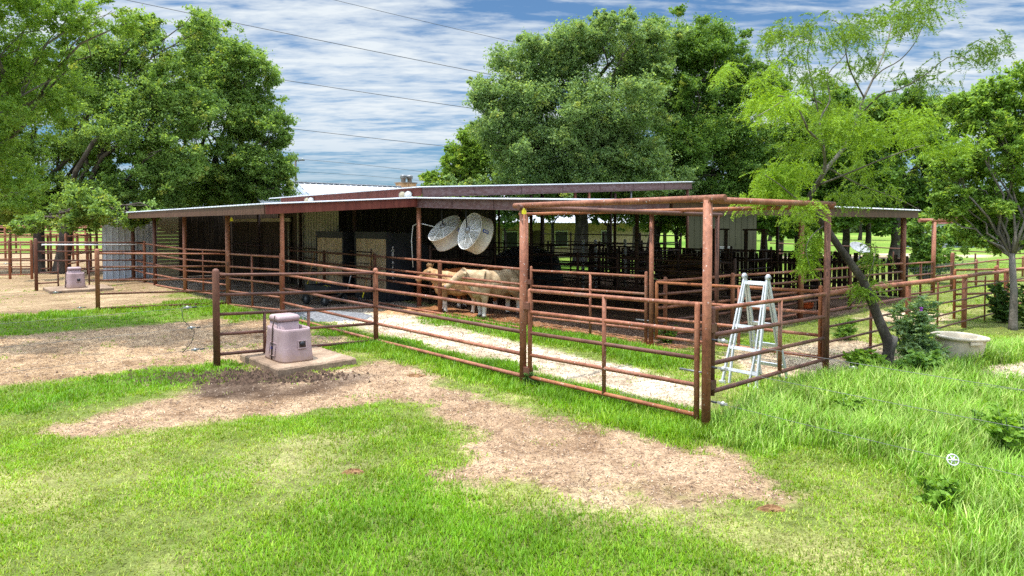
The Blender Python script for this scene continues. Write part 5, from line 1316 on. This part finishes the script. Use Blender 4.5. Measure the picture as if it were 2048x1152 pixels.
for px, Y, py_, r, lab in ((905, 45, 408, 1.7, 'leafy tree between barn and house, above the left fan'), (1010, 45, 408, 1.8, 'leafy tree between barn and house, just right of the right fan'), (1105, 46, 404, 1.9, 'leafy tree between barn and house, left of the largest trunk'),
                      (1215, 46, 388, 2.0, 'leafy tree with low boughs hanging in front of the stone wall'), (1310, 46, 392, 2.0, 'leafy tree hanging low behind the far end of the barn pens')):
    b = gnd(px, Y); c0 = np.array(at(px, py_, Y)); lo = [(c0, r), (c0 + (1.5, .4, .2), r * .8), (c0 + (-1.5, -.2, .1), r * .8)]
    if px > 1150: lo += [(c0 + (.9, -.6, -1.5), 1.0), (c0 + (-.9, -.5, -1.3), .9), (c0 + (2.0, -.4, -1.8), .8)]
    tree(lab, b, lo, .12, 2.6, 700, 32, .42, .19, .11, OAKG, 'leafy trees between barn and house', sprig=4)
# far trees and the wood on the horizon
far = [(-250, 130, 9, 6), (-60, 150, 8, 6.5), (120, 140, 9, 6), (300, 160, 10, 7), (840, 95, 6, 3.2), (790, 150, 7.5, 5), (1540, 110, 8, 6), (1640, 120, 8, 6), (1720, 115, 9, 6.5), (1985, 105, 8.5, 6), (2090, 120, 9, 7), (2200, 100, 9, 7)]
farl = ['far tree outside the left pasture', 'far tree across the bright left pasture', 'far tree beyond the farthest corral fence', 'tall far tree hidden behind the left oaks', 'small rounded tree just right of the stone chimney', 'tiny far treetop left of the stone chimney',
        'far tree seen under the eave behind the headgates', 'far tree behind the slim trunks', 'far tree right of the slim trunks', 'far tree beyond the pond', 'far tree beyond the pond at the right edge', 'far tree outside the right edge']
for (px, Y, h, r), lab in zip(far, farl):
    b = gnd(px, Y, 460); bb = np.array((b[0], b[1], h * .6))
    tree(lab, b, [(bb, r * .62), (bb + (r * .5, .3, -h * .08), r * .5), (bb + (-r * .5, 0, -h * .1), r * .5), (bb + (0, 0, h * .2), r * .45)], .3, h * .3, 420, 26, .8, .55, .36, OAKD if px > 1400 else OAK, 'far off trees', sprig=4, twigs=0)
ws = []
for k in range(150):
    x = rt.uniform(-330, 330); y = rt.uniform(210, 260); ws.append((np.array((x, y, 4.0)), rt.uniform(4, 7)))
vv, cc = crown(ws, 6500, 12, 1.6, 1.5, 1.0, (.05, .09, .03), (.09, .14, .045), sprig=0)
tag(link_mesh('woods', fast_mesh('woods', vv, len(vv) // 4, 4, cc), LEAF), kind='stuff')

# ------------------------------------------------------------------ leaning mesquite
t = thing('mesquite_tree', 'leaning feathery mesquite with a broken dark trunk beside the right frame post', 'tree', G(1777, 738))
mb = MB(); Ym = G(1777, 738).y
def P(px, py, dy=0.0): return at(px, py, Ym + dy)
br = []
def branch(pts, r0, r1, n=8):
    q = [P(*p) for p in pts]; m = len(q)
    fine, rad = [], []
    for i in range(m - 1):
        for s in range(3):
            f = s / 3; a = q[max(0, i - 1)]; b = q[i]; c = q[i + 1]; d = q[min(m - 1, i + 2)]
            fine.append(.5 * ((2 * b) + (c - a) * f + (2 * a - 5 * b + 4 * c - d) * f * f + (3 * b - a - 3 * c + d) * f ** 3))
    fine.append(q[-1]); k = len(fine)
    rad = [r0 + (r1 - r0) * (i / (k - 1)) ** .8 for i in range(k)]
    mb.path(fine, rad, n); br.append((fine, rad))
branch([(1770, 748), (1776, 715), (1776, 685), (1760, 645), (1742, 600), (1725, 560), (1700, 525), (1672, 485), (1648, 450), (1622, 418), (1618, 396), (1632, 372)], .108, .042, 12)
# fresh scar where a second stem broke off
s0 = P(1778, 690); 
sc_ = MB(); sc_.path([P(1774, 712), P(1786, 682, -.02), P(1790, 672, -.02)], [.10, .075, .05], 9)
mb_main = mb; mb = MB()
branch([(1632, 372), (1646, 345, -.2), (1650, 320, -.3), (1640, 285, -.5), (1618, 262, -.8), (1600, 225, -1.0), (1572, 196, -1.3), (1556, 192, -1.5)], .035, .008)
branch([(1632, 372), (1655, 335, .3), (1690, 292, .6), (1712, 240, .8), (1728, 195, 1.0), (1745, 160, 1.1), (1772, 95, 1.3), (1785, 40, 1.5), (1795, 5, 1.6)], .045, .007)
branch([(1650, 320, -.3), (1648, 290, -.3), (1640, 240, .1), (1660, 200, .3), (1655, 150, .3), (1690, 110, .4), (1700, 60, .4)], .022, .006)
branch([(1728, 195, 1.0), (1700, 140, .6), (1690, 95, .4), (1680, 50, .2), (1655, 38, .0)], .018, .005)
branch([(1745, 160, 1.1), (1765, 140, 1.0), (1800, 120, .8), (1830, 85, .5), (1850, 40, .4)], .016, .005)
branch([(1712, 240, .8), (1760, 190, .2), (1800, 178, -.2), (1850, 150, -.5), (1895, 115, -.8), (1930, 118, -1.0)], .02, .005)
branch([(1640, 240, .1), (1615, 120, .2), (1620, 75, .2), (1580, 75, 0), (1548, 70, -.2)], .014, .005)
branch([(1572, 196, -1.3), (1545, 215, -1.5), (1510, 235, -1.7)], .010, .005)
branch([(1632, 372), (1700, 345, -.5), (1760, 320, -.9), (1815, 300, -1.1), (1850, 290, -1.2)], .02, .005)
branch([(1622, 410), (1590, 395, -.4), (1560, 370, -.7), (1530, 350, -.9)], .018, .005)
branch([(1655, 335, .3), (1720, 370, .8), (1790, 395, 1.0), (1840, 420, 1.0)], .018, .005)
branch([(1650, 450), (1625, 470, -.3), (1612, 500, -.4), (1622, 540, -.4)], .010, .004)
branch([(1730, 570), (1740, 545, -.2), (1748, 520, -.3), (1752, 490, -.3)], .012, .004)
branch([(1712, 240, .8), (1660, 215, 1.4), (1610, 190, 1.6), (1560, 170, 1.4), (1530, 90, 1.0)], .016, .005)
mb_main.part('trunk', BARK, t)
mb.part('branches', BARKL, t)
sc_.part('broken_stub', BARKL, t)
# feathery drooping leaf sprays: (px, py, rx, ry, number, brightness)
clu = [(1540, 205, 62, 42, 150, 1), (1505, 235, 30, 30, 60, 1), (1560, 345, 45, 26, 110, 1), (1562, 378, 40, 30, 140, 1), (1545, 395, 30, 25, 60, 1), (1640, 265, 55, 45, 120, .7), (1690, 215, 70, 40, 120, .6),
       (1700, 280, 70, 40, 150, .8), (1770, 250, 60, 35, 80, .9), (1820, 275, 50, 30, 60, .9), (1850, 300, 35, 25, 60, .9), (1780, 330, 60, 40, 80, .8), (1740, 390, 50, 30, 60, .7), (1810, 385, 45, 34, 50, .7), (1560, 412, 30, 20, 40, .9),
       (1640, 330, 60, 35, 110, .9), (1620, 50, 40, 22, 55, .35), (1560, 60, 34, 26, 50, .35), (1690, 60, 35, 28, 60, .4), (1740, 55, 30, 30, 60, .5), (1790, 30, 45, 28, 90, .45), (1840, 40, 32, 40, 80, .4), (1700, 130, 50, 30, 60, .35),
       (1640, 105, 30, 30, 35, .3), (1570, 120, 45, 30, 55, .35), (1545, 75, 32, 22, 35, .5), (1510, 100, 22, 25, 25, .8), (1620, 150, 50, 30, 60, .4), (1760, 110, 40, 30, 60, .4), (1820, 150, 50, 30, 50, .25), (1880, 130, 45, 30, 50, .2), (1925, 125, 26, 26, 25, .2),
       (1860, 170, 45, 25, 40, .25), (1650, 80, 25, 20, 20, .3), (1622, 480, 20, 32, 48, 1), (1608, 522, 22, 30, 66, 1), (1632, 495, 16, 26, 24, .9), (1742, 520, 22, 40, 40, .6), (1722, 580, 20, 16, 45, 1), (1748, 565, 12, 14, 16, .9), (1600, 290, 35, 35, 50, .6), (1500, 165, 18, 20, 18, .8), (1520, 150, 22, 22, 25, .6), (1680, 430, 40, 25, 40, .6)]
PV, PC = [], []
rt = np.random.default_rng(12)
for px, py, rx, ry, nn, brt in clu:
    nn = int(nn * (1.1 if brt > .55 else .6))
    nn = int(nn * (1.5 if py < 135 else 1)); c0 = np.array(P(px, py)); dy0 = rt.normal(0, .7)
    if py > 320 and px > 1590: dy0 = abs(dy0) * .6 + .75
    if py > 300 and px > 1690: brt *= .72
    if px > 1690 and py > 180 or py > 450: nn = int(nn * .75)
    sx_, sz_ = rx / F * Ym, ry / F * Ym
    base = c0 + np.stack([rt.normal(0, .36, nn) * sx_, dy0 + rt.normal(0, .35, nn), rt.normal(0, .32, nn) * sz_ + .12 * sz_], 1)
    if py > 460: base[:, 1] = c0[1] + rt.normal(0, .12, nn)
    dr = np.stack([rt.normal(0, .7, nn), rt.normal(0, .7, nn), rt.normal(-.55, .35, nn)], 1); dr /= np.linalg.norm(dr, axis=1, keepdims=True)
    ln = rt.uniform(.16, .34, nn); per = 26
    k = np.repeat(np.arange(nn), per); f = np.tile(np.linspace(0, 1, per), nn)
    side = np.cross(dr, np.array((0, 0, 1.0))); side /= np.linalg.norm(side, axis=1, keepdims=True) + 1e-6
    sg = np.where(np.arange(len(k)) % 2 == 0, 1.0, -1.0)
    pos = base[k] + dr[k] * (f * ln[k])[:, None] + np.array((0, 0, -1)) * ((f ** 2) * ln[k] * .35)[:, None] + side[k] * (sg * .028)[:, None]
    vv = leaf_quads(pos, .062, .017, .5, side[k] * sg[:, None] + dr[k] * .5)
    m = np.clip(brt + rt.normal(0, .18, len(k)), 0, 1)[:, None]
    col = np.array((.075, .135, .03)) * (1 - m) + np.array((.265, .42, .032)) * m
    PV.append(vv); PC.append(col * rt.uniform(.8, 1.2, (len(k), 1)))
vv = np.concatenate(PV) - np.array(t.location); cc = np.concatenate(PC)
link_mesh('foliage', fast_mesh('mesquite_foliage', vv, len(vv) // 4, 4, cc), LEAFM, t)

# ------------------------------------------------------------------ shrubs and weeds
def weed(label, c, h, wdt, nstem, nleaf, L_, Wd, cA, cB, name='thistle', cat='plant', flower=0, group=None):
    c = V(c); t = thing(name, label, cat, c, 0, group); mb = MB(); pos, dr = [], []
    tips = []
    for s in range(nstem):
        an = rt.uniform(0, 6.28); tip = c + V((math.cos(an) * wdt * rt.uniform(.2, 1), math.sin(an) * wdt * rt.uniform(.2, 1) * .8, h * rt.uniform(.55, 1)))
        b0 = c + V((math.cos(an), math.sin(an), 0)) * wdt * .15; md = b0.lerp(tip, .5) + V((math.cos(an) * wdt * .12, 0, 0)); tips.append(tip)
        mb.path([b0 - UP * .05, md, tip], [.014, .010, .005], 6)
        for k in range(nleaf):
            f = rt.uniform(.08, 1); q = b0.lerp(md, f * 2) if f < .5 else md.lerp(tip, f * 2 - 1)
            a2 = rt.uniform(0, 6.28); d = V((math.cos(a2), math.sin(a2), rt.uniform(-.2, .6))).normalized(); ll = L_ * rt.uniform(.6, 1.2) * (1.2 - .6 * f)
            for j in range(5):                   # spiny leaf: lobes along a midrib
                g_ = (j + .5) / 5; pos.append(q + d * ll * g_); dr.append(d)
                sd_ = d.cross(UP).normalized()
                if j in (1, 2, 3):
                    for sg in (-1, 1): pos.append(q + d * ll * g_ + sd_ * sg * ll * .14); dr.append((d + sd_ * sg * 1.6).normalized())
    mb.part('stems', mat('green_stem', [(.07, .13, .03), (.12, .20, .05)], scale=5), t)
    pos, dr = np.array(pos), np.array(dr)
    vv = leaf_quads(pos, L_ * .34, Wd, .6, dr) - np.array(c); m = np.clip(rt.normal(.5, .3, (len(pos), 1)), 0, 1)
    link_mesh('leaves', fast_mesh('weed_leaves', vv, len(vv) // 4, 4, np.array(cA) * (1 - m) + np.array(cB) * m), LEAF, t)
    for k in range(flower):
        q = tips[k]; MB().ell(q + UP * .03, (.03, .03, .035), None, 8, 6).lathe([(.012, .05), (.035, .09), (.03, .10), (0, .085)], Matrix.Translation(q), 12).part('flower', mat('purple_petals', [(.22, .03, .30), (.34, .07, .42)], scale=9), t)
TH = ((.12, .22, .08), (.31, .43, .21))
rt = np.random.default_rng(31)
weed('tall grey green thistle bush with a purple flower between the mesquite and the tub', at(1822, 700, 12.5).xy.to_3d(), 1.30, .42, 11, 32, .30, .036, *TH, flower=1)
weed('lower thistle leaning against the beige tub', at(1858, 700, 12.1).xy.to_3d(), .60, .34, 9, 24, .26, .036, *TH)
weed('broad leaved weed at the foot of the thistle bush', at(1842, 760, 11.6).xy.to_3d(), .40, .45, 12, 18, .24, .07, (.13, .26, .05), (.26, .41, .10), name='weed')
weed('bright green weed at the foot of the mesquite trunk', at(1735, 740, 11.9).xy.to_3d(), .42, .4, 11, 18, .22, .06, (.15, .29, .03), (.27, .43, .07), name='weed')
weed('green weed behind the young oak trunk at the right edge', at(2015, 640, 17.9).xy.to_3d(), 1.15, .5, 13, 20, .24, .06, (.04, .09, .02), (.11, .20, .04), name='weed')
weed('dark green shrub right of the young oak trunk', at(2075, 640, 16.8).xy.to_3d(), 1.1, .7, 15, 20, .24, .07, (.05, .10, .02), (.13, .22, .04), name='weed')
weed('leafy tall weed at the lower right edge of the view', (5.55, 7.3, 0), .62, .32, 9, 18, .20, .045, (.16, .31, .03), (.28, .45, .07), name='weed')
weed('pale weed half sunk in the tall grass below the galvanised wires', G(1950, 880), .40, .2, 5, 10, .14, .035, (.17, .32, .05), (.28, .44, .10), name='weed')
for px, py, h_ in ((1700, 830, .28), (1880, 1010, .30), (2030, 900, .36), (1905, 800, .28)):
    weed('low leafy weed growing up through the tall grass', G(px, py), h_, .2, 7, 10, .15, .045, (.15, .30, .03), (.28, .45, .07), name='weed', group='leafy weeds in the tall grass')
weed('small weed at the foot of the post left of the main gate', G(1066, 772), .22, .16, 7, 10, .12, .04, (.07, .14, .03), (.17, .27, .08), name='weed')
weed('green weed under the inner gate near the ladder', G(1335, 686), .42, .25, 8, 10, .2, .03, (.08, .17, .02), (.18, .30, .05), name='weed')
weed('spiky bright weed beyond the right frame post', G(1690, 680), .5, .3, 10, 10, .26, .03, (.08, .18, .02), (.2, .34, .06), name='weed')
b = at(1930, 487, 84); b.z = 0
tree('bright green island shrub in the middle of the pond', b, [(np.array(b) + (0, 0, 1.2), 2.2), (np.array(b) + (2.2, 0, .9), 1.7), (np.array(b) + (-2.2, 0, .9), 1.7)], .1, .4, 300, 24, .5, .4, .2, OAKL, name='shrub', cat='shrub', sprig=4)
b = at(1852, 492, 30); b.z = 0
tree('dark low evergreen shrub right of the barn post', b, [(np.array(b) + (0, 0, 1.6), 1.0), (np.array(b) + (.3, 0, .8), 1.0), (np.array(b) + (-.3, 0, 2.4), .75)], .12, .6, 420, 30, .26, .14, .08, OAKD, name='shrub', cat='shrub', sprig=5)

# ------------------------------------------------------------------ daylight, sky, camera
sun_to = V((.65, .30, -2.9)).normalized()
sd_ = bpy.data.lights.new('sun', 'SUN'); sd_.energy = SUN_E; sd_.angle = R(.6); sd_.color = (1.0, .95, .87)
so = bpy.data.objects.new('sun', sd_); C.objects.link(so); so.location = (-5, -5, 30); so.rotation_euler = sun_to.to_track_quat('-Z', 'Y').to_euler()
w = bpy.data.worlds.new('World'); bpy.context.scene.world = w; w.use_nodes = True; nt = w.node_tree; L = nt.links
bg = nt.nodes['Background']; bg.inputs['Strength'].default_value = SKY_S
sk = node(nt, 'ShaderNodeTexSky', sky_type='NISHITA', sun_disc=False); sk.sun_elevation = math.asin(-sun_to.z); sk.sun_rotation = math.atan2(-sun_to.x, -sun_to.y) % (2 * math.pi)
sk.air_density = 1.0; sk.dust_density = .6; sk.ozone_density = 2.0
tc = node(nt, 'ShaderNodeTexCoord'); sx = node(nt, 'ShaderNodeSeparateXYZ'); L.new(tc.outputs['Generated'], sx.inputs[0])
mz = node(nt, 'ShaderNodeMath', operation='MAXIMUM'); mz.inputs[1].default_value = 0.0; L.new(sx.outputs[2], mz.inputs[0])
az = node(nt, 'ShaderNodeMath', operation='ADD'); az.inputs[1].default_value = .07; L.new(mz.outputs[0], az.inputs[0])
dx = node(nt, 'ShaderNodeMath', operation='DIVIDE'); L.new(sx.outputs[0], dx.inputs[0]); L.new(az.outputs[0], dx.inputs[1])
dy = node(nt, 'ShaderNodeMath', operation='DIVIDE'); L.new(sx.outputs[1], dy.inputs[0]); L.new(az.outputs[0], dy.inputs[1])
cb = node(nt, 'ShaderNodeCombineXYZ'); L.new(dx.outputs[0], cb.inputs[0]); L.new(dy.outputs[0], cb.inputs[1])
mp = node(nt, 'ShaderNodeMapping'); mp.inputs['Rotation'].default_value = (0, 0, R(-28)); mp.inputs['Scale'].default_value = (.55, 1.25, 1); L.new(cb.outputs[0], mp.inputs[0])
n1 = node(nt, 'ShaderNodeTexNoise', Scale=1.3, Detail=9, Roughness=.58, Distortion=.6); L.new(mp.outputs[0], n1.inputs['Vector'])
n2 = node(nt, 'ShaderNodeTexNoise', Scale=8.5, Detail=7, Roughness=.62, Distortion=.25); L.new(mp.outputs[0], n2.inputs['Vector'])
ma = node(nt, 'ShaderNodeMath', operation='MULTIPLY_ADD'); ma.inputs[1].default_value = .58; L.new(n2.outputs['Fac'], ma.inputs[0]); L.new(n1.outputs['Fac'], ma.inputs[2])
rp = ramp(nt, [(.62, (.05, .05, .05)), (.70, (.30, .30, .30)), (.79, (.66, .66, .66)), (.92, (1, 1, 1))]); L.new(ma.outputs[0], rp.inputs[0])
hz = node(nt, 'ShaderNodeMapRange', interpolation_type='SMOOTHSTEP'); hz.inputs['From Max'].default_value = .22; L.new(sx.outputs[2], hz.inputs[0])
ht = node(nt, 'ShaderNodeMix', data_type='RGBA'); L.new(hz.outputs[0], ht.inputs[0]); ht.inputs[6].default_value = (.10, .215, .33, 1); ht.inputs[7].default_value = SKY_TINT
tint = node(nt, 'ShaderNodeMix', data_type='RGBA', blend_type='MULTIPLY'); tint.inputs[0].default_value = 1; L.new(ht.outputs[2], tint.inputs[7])
L.new(sk.outputs[0], tint.inputs[6])
mx = node(nt, 'ShaderNodeMix', data_type='RGBA'); mx.inputs[7].default_value = CLOUD; cf = node(nt, 'ShaderNodeMath', operation='MULTIPLY'); ch_ = node(nt, 'ShaderNodeMapRange'); ch_.inputs['From Min'].default_value = .03; ch_.inputs['From Max'].default_value = .14; ch_.inputs['To Min'].default_value = .35; L.new(sx.outputs[2], ch_.inputs[0]); L.new(rp.outputs[0], cf.inputs[0]); L.new(ch_.outputs[0], cf.inputs[1]); L.new(cf.outputs[0], mx.inputs[0]); L.new(tint.outputs[2], mx.inputs[6])
zr = node(nt, 'ShaderNodeMapRange'); zr.inputs['From Min'].default_value = .32; zr.inputs['From Max'].default_value = .95; zr.inputs['To Min'].default_value = 1; zr.inputs['To Max'].default_value = 6.5  # overhead sky brightened out of frame as added fill light
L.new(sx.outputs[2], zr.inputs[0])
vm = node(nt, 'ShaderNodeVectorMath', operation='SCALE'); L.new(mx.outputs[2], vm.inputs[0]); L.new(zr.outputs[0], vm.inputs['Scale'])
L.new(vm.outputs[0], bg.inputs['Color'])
sc = bpy.context.scene
sc.view_settings.view_transform = 'Standard'; sc.view_settings.look = 'None'; sc.view_settings.exposure = EXPO; sc.view_settings.gamma = 1.0
cam = bpy.data.cameras.new('camera'); cam.sensor_width = 36; cam.lens = F / 2048 * 36; cam.shift_y = -(576 - PPY) / 2048; cam.clip_end = 6000; cam.clip_start = .05
co = bpy.data.objects.new('camera', cam); C.objects.link(co); co.location = (0, 0, CAMH); co.rotation_euler = (math.pi / 2 - PITCH, 0, 0)
sc.camera = co
sc.render.resolution_x, sc.render.resolution_y = 1024, 576
sc.cycles.max_bounces = 6; sc.cycles.diffuse_bounces = 3; sc.cycles.transparent_max_bounces = 4
sc.cycles.use_denoising = DENOISE
